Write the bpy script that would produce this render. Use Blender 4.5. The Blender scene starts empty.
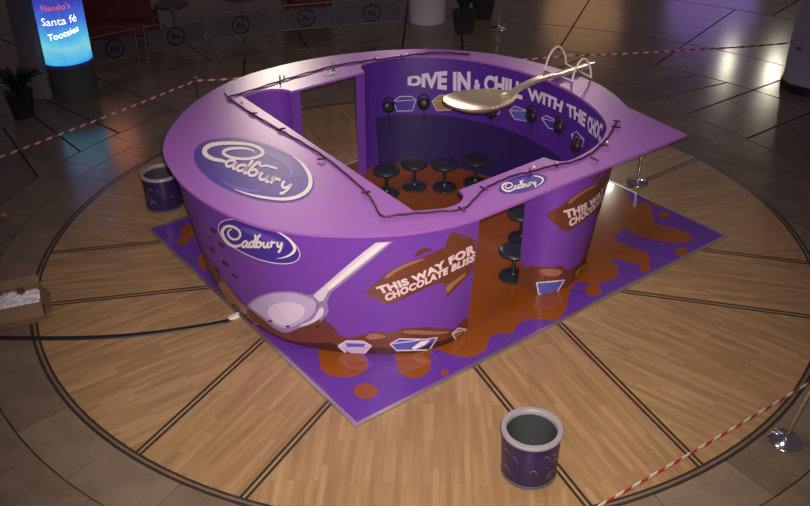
import bpy, bmesh, math, random
from mathutils import Vector, Matrix
from mathutils.bvhtree import BVHTree
from mathutils.geometry import tessellate_polygon

random.seed(7)
PI = math.pi
SC = bpy.context.scene
COL = SC.collection

# ------------------------------------------------------------------ camera
CAM_H = 7.0
FPX, PITCH, ROLL = 909.478, 0.549758, -0.0090854
cp, sp, cr, sr = math.cos(PITCH), math.sin(PITCH), math.cos(ROLL), math.sin(ROLL)
FWD = Vector((0, cp, -sp))
_up = Vector((0, sp, cp)); _rt = Vector((1, 0, 0))
RT = _rt * cr + _up * sr
UP = _up * cr - _rt * sr
CAMP = Vector((0, 0, CAM_H))
cam_d = bpy.data.cameras.new('camera')
cam = bpy.data.objects.new('camera', cam_d); COL.objects.link(cam)
cam_d.sensor_width = 36.0
cam_d.lens = FPX / 810.0 * 36.0
cam_d.clip_end = 200
m = Matrix.Identity(4)
for i in range(3):
    m[i][0] = RT[i]; m[i][1] = UP[i]; m[i][2] = -FWD[i]; m[i][3] = CAMP[i]
cam.matrix_world = m
SC.camera = cam


def ray(x, y):
    return (FWD * FPX + RT * (x - 405) + UP * (253 - y)).normalized()


def G(x, y, z=0.0):
    d = ray(x, y); t = (z - CAM_H) / d.z
    return CAMP + d * t


# mat-aligned plan coordinates: u runs along the mat's long edge, v along its short one
ANG = math.radians(37.116)
FC = Vector((-0.55824, 7.72504, 0))
UU = Vector((math.cos(ANG), math.sin(ANG), 0)); VV = Vector((-math.sin(ANG), math.cos(ANG), 0))


def W(u, v, z=0.0):
    return FC + UU * u + VV * v + Vector((0, 0, z))


def UVof(p_):
    d = Vector(p_) - FC
    return d.dot(UU), d.dot(VV)


# ------------------------------------------------------------------ light
world = bpy.data.worlds.new('world'); SC.world = world
world.use_nodes = True
bg = world.node_tree.nodes['Background']
bg.inputs[0].default_value = (0.70, 0.54, 0.64, 1)
bg.inputs[1].default_value = 0.08


def lamp(kind, name, loc, energy, color, target=None, **kw):
    d = bpy.data.lights.new(name, kind); d.energy = energy; d.color = color
    for k, v in kw.items(): setattr(d, k, v)
    o = bpy.data.objects.new(name, d); COL.objects.link(o); o.location = loc
    if target is not None:
        o.rotation_euler = (Vector(target) - Vector(loc)).to_track_quat('-Z', 'Y').to_euler()
    return o


# warm hall spots hanging over the round wooden floor
lamp('SPOT', 'hall_spot', (-1.2, 8.0, 12.5), 900, (1.0, 0.80, 0.58), (-0.3, 9.2, 0), spot_size=math.radians(66), spot_blend=1.0, shadow_soft_size=0.9)
lamp('SPOT', 'hall_spot', (3.2, 8.6, 12.5), 600, (1.0, 0.82, 0.62), (1.9, 9.2, 0), spot_size=math.radians(62), spot_blend=1.0, shadow_soft_size=0.9)
# violet show light
lamp('SPOT', 'show_spot', (-4.5, 3.5, 9.0), 500, (0.62, 0.36, 1.0), (0.0, 10.5, 1.5), spot_size=math.radians(58), spot_blend=1.0, shadow_soft_size=0.6)
# the camera's flash
lamp('SPOT', 'camera_flash', (0.12, 0.05, 7.15), 5800, (1.0, 0.87, 0.72), (0.1, 9.3, 0), spot_size=math.radians(62), spot_blend=1.0, shadow_soft_size=0.06)


def mirror(px, py, h, plane=0.0):
    g = G(px, py, plane)
    d = g - CAMP
    k = (h - plane) / (CAM_H - plane)
    return Vector((g.x + d.x * k, g.y + d.y * k, h))


# lamps beyond the frame: shop lamps gleaming in the polished floor, plus added ones
lamp('POINT', 'unseen_lamp', mirror(727, 64, 3.6), 60, (1.0, 0.93, 0.72), shadow_soft_size=0.16)
lamp('POINT', 'unseen_lamp', mirror(772, 74, 3.6), 110, (1.0, 0.93, 0.72), shadow_soft_size=0.2)
lamp('POINT', 'unseen_lamp', mirror(606, 188, 4.6), 50, (1.0, 0.92, 0.76), shadow_soft_size=0.2)
for px_, py_, e_, c_ in ((274, 82, 1250, (1.0, 0.84, 0.66)), (585, 84, 1500, (1.0, 0.74, 0.70)), (420, 48, 800, (1.0, 0.66, 0.78))):
    lamp('SPOT', 'unseen_lamp', mirror(px_, py_, 6.0, 1.87), e_, c_, W(2.95, 3.4, 1.8), spot_size=math.radians(26), spot_blend=0.8, shadow_soft_size=0.7)  # spots added and narrowed onto the stand to brighten and pinken its plate
lamp('POINT', 'unseen_lamp', mirror(712, 4, 3.6), 130, (0.46, 0.26, 1.0), shadow_soft_size=1.8)
lamp('POINT', 'unseen_lamp', mirror(582, 20, 3.6), 85, (1.0, 0.52, 0.22), shadow_soft_size=1.5)
lamp('POINT', 'unseen_lamp', mirror(124, 146, 4.6), 30, (1.0, 0.34, 0.18), shadow_soft_size=0.5)  # added lamp imitating the lit advert's orange reflection on the floor

SC.view_settings.view_transform = 'Standard'
SC.view_settings.look = 'None'
SC.view_settings.gamma = 1.0
SC.view_settings.use_curve_mapping = False
SC.view_settings.exposure = 0.0


# ------------------------------------------------------------------ materials
def nm(name):
    mt = bpy.data.materials.new(name); mt.use_nodes = True
    return mt, mt.node_tree, mt.node_tree.nodes['Principled BSDF']


def node(nt, kind, **kw):
    n = nt.nodes.new(kind)
    for k, v in kw.items(): setattr(n, k, v)
    return n


def mat(name, col, rough=0.5, metal=0.0, var=0.08, scale=8.0, bump=0.0, emit=0.0, coat=0.0, spec=None, coord='Object'):
    """plain coloured surface with a little procedural tone variation"""
    mt, nt, b = nm(name)
    tc = node(nt, 'ShaderNodeTexCoord')
    nz = node(nt, 'ShaderNodeTexNoise'); nz.inputs['Scale'].default_value = scale; nz.inputs['Detail'].default_value = 5
    nt.links.new(tc.outputs[coord], nz.inputs['Vector'])
    mr = node(nt, 'ShaderNodeMapRange')
    mr.inputs['To Min'].default_value = 1 - var * 2; mr.inputs['To Max'].default_value = 1 + var * 2
    nt.links.new(nz.outputs['Fac'], mr.inputs['Value'])
    mx = node(nt, 'ShaderNodeVectorMath', operation='SCALE'); mx.inputs[0].default_value = col
    nt.links.new(mr.outputs[0], mx.inputs['Scale'])
    nt.links.new(mx.outputs[0], b.inputs['Base Color'])
    b.inputs['Roughness'].default_value = rough; b.inputs['Metallic'].default_value = metal
    if coat: b.inputs['Coat Weight'].default_value = coat; b.inputs['Coat Roughness'].default_value = 0.08
    if spec is not None: b.inputs['Specular IOR Level'].default_value = spec
    if emit:
        nt.links.new(mx.outputs[0], b.inputs['Emission Color']); b.inputs['Emission Strength'].default_value = emit
    if bump:
        bp = node(nt, 'ShaderNodeBump'); bp.inputs['Strength'].default_value = bump; bp.inputs['Distance'].default_value = 0.01
        nt.links.new(nz.outputs['Fac'], bp.inputs['Height']); nt.links.new(bp.outputs[0], b.inputs['Normal'])
    return mt


def wood_mat(name, c1, c2, c3, rough=0.32):
    """strip parquet: UV x runs along the boards, y across"""
    mt, nt, b = nm(name)
    uv = node(nt, 'ShaderNodeUVMap'); uv.uv_map = 'UVMap'
    br = node(nt, 'ShaderNodeTexBrick')
    br.offset = 0.37; br.offset_frequency = 3; br.squash = 1.0
    br.inputs['Color1'].default_value = (0, 0, 0, 1); br.inputs['Color2'].default_value = (1, 1, 1, 1)
    br.inputs['Mortar'].default_value = (0.1, 0.1, 0.1, 1)
    br.inputs['Scale'].default_value = 1.0; br.inputs['Mortar Size'].default_value = 0.0022; br.inputs['Bias'].default_value = -0.1
    br.inputs['Brick Width'].default_value = 0.62; br.inputs['Row Height'].default_value = 0.066
    nt.links.new(uv.outputs[0], br.inputs['Vector'])
    mp = node(nt, 'ShaderNodeMapping'); mp.inputs['Scale'].default_value = (1.1, 14, 1)
    nt.links.new(uv.outputs[0], mp.inputs['Vector'])
    nz = node(nt, 'ShaderNodeTexNoise'); nz.inputs['Scale'].default_value = 1.0; nz.inputs['Detail'].default_value = 6
    nt.links.new(mp.outputs[0], nz.inputs['Vector'])
    n2 = node(nt, 'ShaderNodeTexNoise'); n2.inputs['Scale'].default_value = 0.55; n2.inputs['Detail'].default_value = 3
    nt.links.new(uv.outputs[0], n2.inputs['Vector'])
    a = node(nt, 'ShaderNodeMath', operation='MULTIPLY_ADD'); a.inputs[1].default_value = 0.27
    nt.links.new(br.outputs['Color'], a.inputs[0])
    bb = node(nt, 'ShaderNodeMath', operation='MULTIPLY'); bb.inputs[1].default_value = 0.62
    nt.links.new(nz.outputs['Fac'], bb.inputs[0]); nt.links.new(bb.outputs[0], a.inputs[2])
    c = node(nt, 'ShaderNodeMath', operation='MULTIPLY_ADD'); c.inputs[1].default_value = 0.35
    nt.links.new(n2.outputs['Fac'], c.inputs[0]); nt.links.new(a.outputs[0], c.inputs[2])
    rp = node(nt, 'ShaderNodeValToRGB')
    rp.color_ramp.elements[0].position = 0.25; rp.color_ramp.elements[0].color = (*c1, 1)
    rp.color_ramp.elements[1].position = 0.95; rp.color_ramp.elements[1].color = (*c3, 1)
    e = rp.color_ramp.elements.new(0.6); e.color = (*c2, 1)
    nt.links.new(c.outputs[0], rp.inputs['Fac'])
    nt.links.new(rp.outputs[0], b.inputs['Base Color'])
    b.inputs['Roughness'].default_value = rough
    b.inputs['Specular IOR Level'].default_value = 0.4
    return mt


def slab_mat():
    mt, nt, b = nm('brown_stone')
    oi = node(nt, 'ShaderNodeObjectInfo')
    tc = node(nt, 'ShaderNodeTexCoord')
    nz = node(nt, 'ShaderNodeTexNoise'); nz.inputs['Scale'].default_value = 2.2; nz.inputs['Detail'].default_value = 7
    nt.links.new(tc.outputs['Object'], nz.inputs['Vector'])
    n2 = node(nt, 'ShaderNodeTexNoise'); n2.inputs['Scale'].default_value = 30; n2.inputs['Detail'].default_value = 3
    nt.links.new(tc.outputs['Object'], n2.inputs['Vector'])
    a = node(nt, 'ShaderNodeMath', operation='MULTIPLY_ADD'); a.inputs[1].default_value = 0.35
    nt.links.new(oi.outputs['Random'], a.inputs[0]); nt.links.new(nz.outputs['Fac'], a.inputs[2])
    a2 = node(nt, 'ShaderNodeMath', operation='MULTIPLY_ADD'); a2.inputs[1].default_value = 0.3
    nt.links.new(n2.outputs['Fac'], a2.inputs[0]); nt.links.new(a.outputs[0], a2.inputs[2])
    rp = node(nt, 'ShaderNodeValToRGB')
    rp.color_ramp.elements[0].position = 0.35; rp.color_ramp.elements[0].color = (0.105, 0.077, 0.058, 1)
    rp.color_ramp.elements[1].position = 1.15; rp.color_ramp.elements[1].color = (0.215, 0.162, 0.126, 1)
    nt.links.new(a2.outputs[0], rp.inputs['Fac']); nt.links.new(rp.outputs[0], b.inputs['Base Color'])
    b.inputs['Roughness'].default_value = 0.19
    return mt


M = {}
M['grout'] = mat('dark_joint', (0.022, 0.018, 0.016), 0.6)
M['slab'] = slab_mat()
M['wood'] = wood_mat('oak_strip', (0.200, 0.118, 0.058), (0.310, 0.190, 0.098), (0.430, 0.280, 0.155))
M['inlay'] = mat('dark_inlay', (0.035, 0.026, 0.020), 0.4)
M['plate'] = mat('lavender_laminate', (0.335, 0.125, 0.520), 0.36, var=0.02)
M['wall'] = mat('purple_print', (0.175, 0.050, 0.430), 0.42, var=0.04, scale=1.6)
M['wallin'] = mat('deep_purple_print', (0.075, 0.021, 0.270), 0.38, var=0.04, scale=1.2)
M['white'] = mat('white_print', (0.86, 0.80, 0.84), 0.5, var=0.01)
M['pinkwhite'] = mat('pale_pink_print', (0.80, 0.62, 0.72), 0.5, var=0.01)
M['lilac'] = mat('lilac_print', (0.52, 0.42, 0.72), 0.45, var=0.03)
M['lilac2'] = mat('pale_lilac_print', (0.70, 0.62, 0.82), 0.45, var=0.03)
M['grey_lilac'] = mat('grey_lilac_print', (0.30, 0.22, 0.46), 0.45, var=0.03)
M['navy'] = mat('logo_blue_print', (0.060, 0.030, 0.330), 0.4, var=0.03)
M['navy2'] = mat('logo_light_blue_print', (0.120, 0.075, 0.46), 0.4, var=0.03)
M['choc'] = mat('chocolate_print', (0.155, 0.044, 0.024), 0.35, var=0.22, scale=2.5)
M['choc_hi'] = mat('chocolate_gleam_print', (0.36, 0.15, 0.105), 0.35, var=0.1, scale=3)
M['choc_dk'] = mat('dark_chocolate_print', (0.060, 0.016, 0.014), 0.4, var=0.1)
M['drop'] = mat('dark_drop_print', (0.040, 0.012, 0.060), 0.4, var=0.1)
M['potblue'] = mat('pot_blue_print', (0.10, 0.10, 0.48), 0.45)
M['gold_print'] = mat('pot_gold_print', (0.32, 0.20, 0.06), 0.45)
M['black'] = mat('black_plastic', (0.012, 0.012, 0.016), 0.4)
M['cord'] = mat('dark_cord', (0.045, 0.012, 0.040), 0.5)
M['stool'] = mat('dark_stool', (0.020, 0.024, 0.034), 0.35)
M['gold'] = mat('brushed_gold', (0.86, 0.76, 0.56), 0.32, 0.8, var=0.05, scale=5)
M['whitemetal'] = mat('white_painted_rod', (0.85, 0.78, 0.76), 0.4)
M['chrome'] = mat('chrome', (0.75, 0.75, 0.78), 0.14, 1.0, var=0.02)
M['alu'] = mat('aluminium_trim', (0.62, 0.60, 0.62), 0.28, 0.9, var=0.03)
M['rim'] = mat('pale_grey_rim', (0.28, 0.26, 0.31), 0.4)
M['binp'] = mat('bin_purple', (0.026, 0.013, 0.075), 0.4, var=0.25, scale=9)
M['binline'] = mat('bin_pattern_print', (0.20, 0.16, 0.36), 0.45)
M['liner'] = mat('bin_liner', (0.045, 0.05, 0.055), 0.55, bump=0.6, scale=60)
M['card'] = mat('cardboard', (0.17, 0.105, 0.070), 0.8, scale=5)
M['paper'] = mat('white_wrap', (0.66, 0.64, 0.74), 0.7, var=0.1, scale=20)
M['column'] = mat('column_paint', (0.56, 0.57, 0.68), 0.5, scale=2)
M['plinth'] = mat('plinth_grey', (0.085, 0.085, 0.105), 0.5)
M['skirt'] = mat('skirt_black', (0.03, 0.03, 0.036), 0.4)
M['panel'] = mat('barrier_fabric', (0.085, 0.075, 0.10), 0.7)
M['emblem'] = mat('barrier_emblem', (0.018, 0.014, 0.02), 0.6)
M['rail'] = mat('barrier_tube', (0.20, 0.19, 0.20), 0.4, 0.5)
M['leaf'] = mat('dark_leaf', (0.020, 0.034, 0.016), 0.5)
M['red_tape'] = mat('tape_red', (0.42, 0.030, 0.040), 0.45)
M['white_tape'] = mat('tape_white', (0.62, 0.56, 0.54), 0.45)
M['sofa'] = mat('red_upholstery', (0.16, 0.030, 0.035), 0.75)
M['table'] = mat('dark_table', (0.035, 0.022, 0.018), 0.35)
M['yellow'] = mat('yellow_petal', (0.55, 0.36, 0.04), 0.6)
M['red_print'] = mat('lit_red_lettering', (0.95, 0.12, 0.12), 0.5, emit=0.9, var=0.0)
M['lit_white'] = mat('lit_white_lettering', (0.95, 0.97, 1.0), 0.5, emit=1.6, var=0.0)
M['lit_yellow'] = mat('lit_yellow_lettering', (0.85, 0.9, 0.25), 0.5, emit=1.2, var=0.0)


# ------------------------------------------------------------------ object helpers
def tag(o, label=None, cat=None, group=None, kind=None):
    if label: o['label'] = label
    if cat: o['category'] = cat
    if group: o['group'] = group
    if kind: o['kind'] = kind
    return o


def wloc(o):
    v = Vector((0, 0, 0))
    while o is not None:
        v = v + Vector(o.location); o = o.parent
    return v


def empty(name, loc, rz=0.0):
    o = bpy.data.objects.new(name, None); COL.objects.link(o)
    o.empty_display_size = 0.1
    o.location = loc; o.rotation_euler = (0, 0, rz)
    return o


def mesh(name, verts, faces, material, parent=None, world_coords=False, smooth=False, local_uv=None):
    if parent is not None and world_coords:
        off = wloc(parent); verts = [Vector(v) - off for v in verts]
    me = bpy.data.meshes.new(name)
    me.from_pydata([tuple(v) for v in verts], [], faces)
    me.update()
    if isinstance(material, (list, tuple)):
        for mm in material: me.materials.append(mm)
    else:
        me.materials.append(material)
    if smooth:
        for p_ in me.polygons: p_.use_smooth = True
    if local_uv is not None:
        ul = me.uv_layers.new(name='UVMap')
        for lp in me.loops: ul.data[lp.index].uv = local_uv[lp.vertex_index]
    o = bpy.data.objects.new(name, me); COL.objects.link(o)
    o.parent = parent
    return o


def smooth_angle(o, deg=40):
    me = o.data
    for p_ in me.polygons: p_.use_smooth = True
    bm = bmesh.new(); bm.from_mesh(me)
    for e in bm.edges:
        if len(e.link_faces) == 2:
            e.smooth = e.calc_face_angle(0) < math.radians(deg)
    bm.to_mesh(me); bm.free()
    return o


class MB:
    def __init__(self): self.v = []; self.f = []

    def add(self, vs, fs):
        n = len(self.v); self.v += [Vector(x) for x in vs]; self.f += [[i + n for i in f] for f in fs]; return self

    def box(self, lo, hi):
        x0, y0, z0 = lo; x1, y1, z1 = hi
        return self.add([(x0, y0, z0), (x1, y0, z0), (x1, y1, z0), (x0, y1, z0), (x0, y0, z1), (x1, y0, z1), (x1, y1, z1), (x0, y1, z1)],
                        [[0, 3, 2, 1], [4, 5, 6, 7], [0, 1, 5, 4], [1, 2, 6, 5], [2, 3, 7, 6], [3, 0, 4, 7]])

    def lathe(self, prof, n=32, c=(0, 0, 0), cap0=True, cap1=True):
        vs = []; fs = []
        for r, z in prof:
            for k in range(n):
                a = 2 * PI * k / n; vs.append((c[0] + r * math.cos(a), c[1] + r * math.sin(a), c[2] + z))
        for j in range(len(prof) - 1):
            for k in range(n):
                k2 = (k + 1) % n
                fs.append([j * n + k, j * n + k2, (j + 1) * n + k2, (j + 1) * n + k])
        if cap0: fs.append(list(range(n))[::-1])
        if cap1: fs.append([(len(prof) - 1) * n + k for k in range(n)])
        return self.add(vs, fs)

    def tube(self, pts, r, n=8, closed=False):
        pts = [Vector(p_) for p_ in pts]; vs = []; fs = []; L = len(pts)
        prev = None
        for i, p_ in enumerate(pts):
            if closed: t = pts[(i + 1) % L] - pts[i - 1]
            else: t = pts[min(i + 1, L - 1)] - pts[max(i - 1, 0)]
            t.normalize()
            if prev is None:
                a = t.orthogonal().normalized()
            else:
                a = (prev - t * prev.dot(t)); a = a.normalized() if a.length > 1e-6 else t.orthogonal().normalized()
            prev = a; b = t.cross(a)
            rr = r[i] if isinstance(r, (list, tuple)) else r
            for k in range(n):
                an = 2 * PI * k / n; vs.append(p_ + a * (rr * math.cos(an)) + b * (rr * math.sin(an)))
        for i in range(L if closed else L - 1):
            i2 = (i + 1) % L
            for k in range(n):
                k2 = (k + 1) % n; fs.append([i * n + k, i * n + k2, i2 * n + k2, i2 * n + k])
        if not closed:
            fs.append(list(range(n))[::-1]); fs.append([(L - 1) * n + k for k in range(n)])
        return self.add(vs, fs)

    def build(self, name, material, parent=None, world_coords=False, smooth=None):
        o = mesh(name, self.v, self.f, material, parent, world_coords)
        bm = bmesh.new(); bm.from_mesh(o.data); bmesh.ops.recalc_face_normals(bm, faces=bm.faces); bm.to_mesh(o.data); bm.free()
        if smooth: smooth_angle(o, smooth)
        return o


def catmull(pts, n=8, closed=False):
    P = [Vector((*p_, 0)) if len(p_) == 2 else Vector(p_) for p_ in pts]
    L = len(P); out = []
    for i in range(L if closed else L - 1):
        if closed:
            p0, p1, p2, p3 = P[i - 1], P[i], P[(i + 1) % L], P[(i + 2) % L]
        else:
            p1, p2 = P[i], P[i + 1]
            p0 = P[i - 1] if i > 0 else p1 * 2 - p2
            p3 = P[i + 2] if i + 2 < L else p2 * 2 - p1
        for k in range(n):
            t = k / n
            out.append(0.5 * ((2 * p1) + (p2 - p0) * t + (2 * p0 - 5 * p1 + 4 * p2 - p3) * t * t + (3 * p1 - p0 - 3 * p2 + p3) * t ** 3))
    if not closed: out.append(P[-1])
    return out


def copy_tree(o, parent=None):
    c = o.copy(); COL.objects.link(c); c.parent = parent
    for ch in list(o.children): copy_tree(ch, c)
    return c


# ------------------------------------------------------------------ floor
RC = Vector((0.30216, 11.83225, 0)); RR = 5.5977; A0 = 3.32272; BW = 0.7015; SEC = 2 * PI / 7
fm = MB().box((-45, -6, -0.12), (45, 75, -0.03))
floor = fm.build('floor', M['grout']); tag(floor, 'wide polished hall floor with a round oak inlay', None, None, 'structure')


def pol(r, a): return RC + Vector((r * math.cos(a), r * math.sin(a), 0))


def prism(name, poly, z0, z1, material, parent, uvdir=None, rnd=None):
    n = len(poly)
    vs = [(p_[0], p_[1], z1) for p_ in poly] + [(p_[0], p_[1], z0) for p_ in poly]
    fs = [list(range(n))] + [[i, n + i, n + (i + 1) % n, (i + 1) % n] for i in range(n)]
    luv = None
    if uvdir is not None:
        dx = Vector((math.cos(uvdir), math.sin(uvdir))); dy = Vector((-dx.y, dx.x)); o = rnd or (0, 0)
        luv = [(v[0] * dx.x + v[1] * dx.y + o[0], v[0] * dy.x + v[1] * dy.y + o[1]) for v in vs]
    return mesh(name, vs, fs, material, parent, local_uv=luv)


HALF = 0.048           # half width of a double inlay
for k in range(7):
    a = A0 + k * SEC; am = a + SEC / 2; b_ = a + SEC
    d = Vector((math.cos(a), math.sin(a), 0)); n_ = Vector((-d.y, d.x, 0))
    d2 = Vector((math.cos(b_), math.sin(b_), 0)); n2_ = Vector((-d2.y, d2.x, 0))
    ro = RR - HALF
    # sector between two bands
    off = BW + HALF
    ap = off / math.sin(SEC / 2)
    poly = [pol(ap, am)]
    th0 = a + math.asin(off / ro); th1 = b_ - math.asin(off / ro)
    for j in range(17): poly.append(pol(ro, th0 + (th1 - th0) * j / 16))
    prism('oak_panel', poly, -0.03, 0, M['wood'], floor, am, (random.random() * 9, random.random() * 9))
    # band along the ray
    off = BW - HALF
    st = off / math.tan(SEC / 2)
    poly = [RC + d * st - n_ * off]
    for j in range(9):
        t = -math.asin(off / ro) + 2 * math.asin(off / ro) * j / 8
        poly.append(pol(ro, a + t))
    poly.append(RC + d * st + n_ * off)
    prism('oak_panel', poly, -0.03, 0, M['wood'], floor, a, (random.random() * 9, random.random() * 9))
    # double inlay lines at both sides of the band
    for s in (-1, 1):
        for q0, q1, mt in ((-HALF, -0.014, 'inlay'), (-0.014, 0.014, 'wood'), (0.014, HALF, 'inlay')):
            e0 = s * BW + q0; e1 = s * BW + q1
            st = 1.62
            poly = [RC + d * st + n_ * e0, RC + d * math.sqrt(ro * ro - e0 * e0) + n_ * e0, RC + d * math.sqrt(ro * ro - e1 * e1) + n_ * e1, RC + d * st + n_ * e1]
            prism('inlay_strip' if mt == 'inlay' else 'oak_strip', poly, -0.03, 0.0005, M[mt], floor, a, (random.random() * 9, 0))
poly = [pol(1.6, A0 + SEC * k) for k in range(7)]
prism('oak_panel', poly, -0.03, -0.002, M['wood'], floor, A0)
for q0, q1, mt in ((-HALF, -0.016, 'inlay'), (-0.016, 0.016, 'slab'), (0.016, HALF, 'inlay')):
    N = 128; vs = []; fs = []
    for j in range(N):
        t = 2 * PI * j / N; c_, s_ = math.cos(t), math.sin(t)
        for r_ in (RR + q0, RR + q1): vs.append((RC.x + r_ * c_, RC.y + r_ * s_, 0.0))
        for r_ in (RR + q0, RR + q1): vs.append((RC.x + r_ * c_, RC.y + r_ * s_, -0.03))
    for j in range(N):
        j2 = (j + 1) % N
        fs.append([4 * j, 4 * j + 1, 4 * j2 + 1, 4 * j2])
        fs.append([4 * j + 1, 4 * j + 3, 4 * j2 + 3, 4 * j2 + 1])
    mesh('inlay_ring', vs, fs, M[mt], floor)


def slab(r0, r1, a00, a01, b00, b01, g=0.010, gr=0.010):
    """stone slab: edges a (start) and b (end) may slant: angle at r0 and at r1"""
    r0 += gr; r1 -= gr
    n = max(2, int(abs(b00 - a00) * r1 / 0.5) + 1)
    g0, g1 = g / r0, g / r1
    inner = [pol(r0, a00 + g0 + (b00 - g0 - a00 - g0) * j / n) for j in range(n + 1)]
    outer = [pol(r1, a01 + g1 + (b01 - g1 - a01 - g1) * j / n) for j in range(n + 1)]
    c = (inner[0] + outer[-1]) * 0.5
    if c.y > 60 or c.y < -1 or abs(c.x) > 6 + 0.62 * max(c.y, 0): return
    poly = inner[::-1] + outer
    poly = poly[::-1]
    o = prism('stone_slab', [p_ - c for p_ in poly], -0.03, random.uniform(-0.0012, 0.0), M['slab'], floor)
    o.location = (c.x, c.y, 0)


deg = math.radians
RINGS = [(6.95, 9.1), (9.1, 10.9), (10.9, 14.2), (14.2, 18.5), (18.5, 24.0), (24.0, 31.0)]
for k in range(7):
    a = A0 + k * SEC
    # two narrow rings right outside the oak circle, faint joints
    for ri, (r0, r1) in enumerate(((RR + HALF, 6.27), (6.27, 6.95))):
        cuts = [0, 10.2, 20.6, 31.4, 41.2, 51.4286] if ri == 0 else [0, 7.1, 17, 27, 36, 45.2, 51.4286]
        for c0, c1 in zip(cuts, cuts[1:]):
            slab(r0, r1, a + deg(c0), a + deg(c0), a + deg(c1), a + deg(c1), 0.006, 0.006 if (ri == 0) else 0.012)
    for ri, (r0, r1) in enumerate(RINGS):
        h0, h1 = math.asin(BW / r0), math.asin(BW / r1)
        slab(r0, r1, a - h0, a - h1, a + h0, a + h1, 0.03, 0.02)
        b0, b1 = a + SEC - h0, a + SEC - h1
        s0, s1 = a + h0, a + h1
        if ri == 0:
            m0 = [s0, a + deg(13.5), a + deg(22.5), a + deg(34), b0]; m1 = [s1, a + deg(8.2), a + deg(12.6), a + deg(28), b1]
        else:
            nn = 3 if ri < 3 else 4
            m0 = [s0 + (b0 - s0) * j / nn for j in range(nn + 1)]; m1 = [s1 + (b1 - s1) * j / nn for j in range(nn + 1)]
        for j in range(len(m0) - 1):
            slab(r0, r1, m0[j], m1[j], m0[j + 1], m1[j + 1], 0.022 if ri == 0 else 0.02, 0.02)

# ------------------------------------------------------------------ printed mat
MU, MV, MZ = 6.72, 5.52, 0.04


def px_of(p_):
    d = Vector(p_) - CAMP; w = d.dot(FWD)
    return 405 + FPX * d.dot(RT) / w, 253 - FPX * d.dot(UP) / w


mat_root = empty('floor_mat', W(MU / 2, MV / 2, 0))
tag(mat_root, 'glossy purple floor mat with orange chocolate blobs under the stand', 'mat')
# pattern traced as ellipses (x, y, rx, ry, tilt) where they lie on the mat, positive = orange
OR = [(344, 366, 24, 13, 0), (340, 352, 22, 14, 0), (366, 392.5, 12.5, 8, 0), (414, 366, 17, 13.5, 0), (412, 352, 18, 14, 0), (445, 374, 4.5, 3.2, 0),
      (465, 347, 20, 11, 0), (593, 292, 8.5, 5, 0), (600, 272, 19, 11, 0), (590, 268, 18, 16, 0), (632, 256.5, 19, 7, 12), (612, 250, 16, 8, 10), (664, 235, 28, 8, 9), (643, 216, 9, 13, -10), (640, 226, 12, 10, 0),
      (682, 253, 6.8, 4.2, 0), (664, 216, 5.5, 3.6, 0), (645, 270, 5.5, 3.4, 0),
      (192, 232, 12, 6.5, 0), (206, 262, 8, 9, 0), (183, 243, 5.5, 3.6, 0), (660, 203, 9, 5, 0)]
ORP = [(440, 351), (465, 356), (484, 350), (491, 337), (513, 334), (517, 326), (536, 320), (555, 322), (566, 311), (570, 292), (584, 272), (600, 250), (618, 235), (632, 210), (622, 190), (560, 150), (440, 150), (380, 150), (300, 150),
       (262, 200), (262, 290), (320, 335), (400, 345)]


def inpoly(x, y, P):
    c = False; j = len(P) - 1
    for i in range(len(P)):
        if (P[i][1] > y) != (P[j][1] > y) and x < (P[j][0] - P[i][0]) * (y - P[i][1]) / (P[j][1] - P[i][1]) + P[i][0]: c = not c
        j = i
    return c


def dpoly(x, y, P):
    best = 1e9
    for i in range(len(P)):
        x0, y0 = P[i - 1]; x1, y1 = P[i]; dx, dy = x1 - x0, y1 - y0
        t = max(0, min(1, ((x - x0) * dx + (y - y0) * dy) / (dx * dx + dy * dy)))
        best = min(best, math.hypot(x - x0 - t * dx, y - y0 - t * dy))
    return -best if inpoly(x, y, P) else best


ORPS = [(p_.x, p_.y) for p_ in catmull(ORP, 3, True)]


def blob(x, y):
    k = 2.2
    acc = math.exp(-max(-60, min(60, dpoly(x, y, ORPS))) / k)
    for ex, ey, rx, ry, t in OR:
        dx, dy = x - ex, y - ey
        if abs(dx) > 60 or abs(dy) > 60: continue
        if t:
            c_, s_ = math.cos(deg(t)), math.sin(deg(t)); dx, dy = dx * c_ + dy * s_, -dx * s_ + dy * c_
        r_ = math.hypot(dx / rx, dy / ry)
        acc += math.exp(-(r_ - 1) * min(rx, ry) / k) if r_ < 3 else 0
    return max(-1, min(1, math.log(max(acc, 1e-9)) * k / 6))


mt, nt, b = nm('printed_vinyl')
at = node(nt, 'ShaderNodeAttribute'); at.attribute_name = 'blob'
rp = node(nt, 'ShaderNodeValToRGB'); rp.color_ramp.interpolation = 'LINEAR'
rp.color_ramp.elements[0].position = 0.49; rp.color_ramp.elements[0].color = (0.115, 0.035, 0.330, 1)
rp.color_ramp.elements[1].position = 0.53; rp.color_ramp.elements[1].color = (0.255, 0.066, 0.010, 1)
mr = node(nt, 'ShaderNodeMapRange'); mr.inputs['From Min'].default_value = -1; mr.inputs['From Max'].default_value = 1
nt.links.new(at.outputs['Fac'], mr.inputs['Value']); nt.links.new(mr.outputs[0], rp.inputs['Fac'])
nt.links.new(rp.outputs[0], b.inputs['Base Color'])
b.inputs['Roughness'].default_value = 0.16; b.inputs['Coat Weight'].default_value = 0.3; b.inputs['Coat Roughness'].default_value = 0.05
M['matprint'] = mt
NU, NV = 150, 124
vs = []; fs = []; bl = []
for j in range(NV + 1):
    for i in range(NU + 1):
        p_ = W(MU * i / NU, MV * j / NV, MZ); vs.append(p_)
        bl.append(blob(*px_of((p_.x, p_.y, 0.02))))
for j in range(NV):
    for i in range(NU):
        q = j * (NU + 1) + i; fs.append([q, q + 1, q + NU + 2, q + NU + 1])
n = len(vs)
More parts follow.
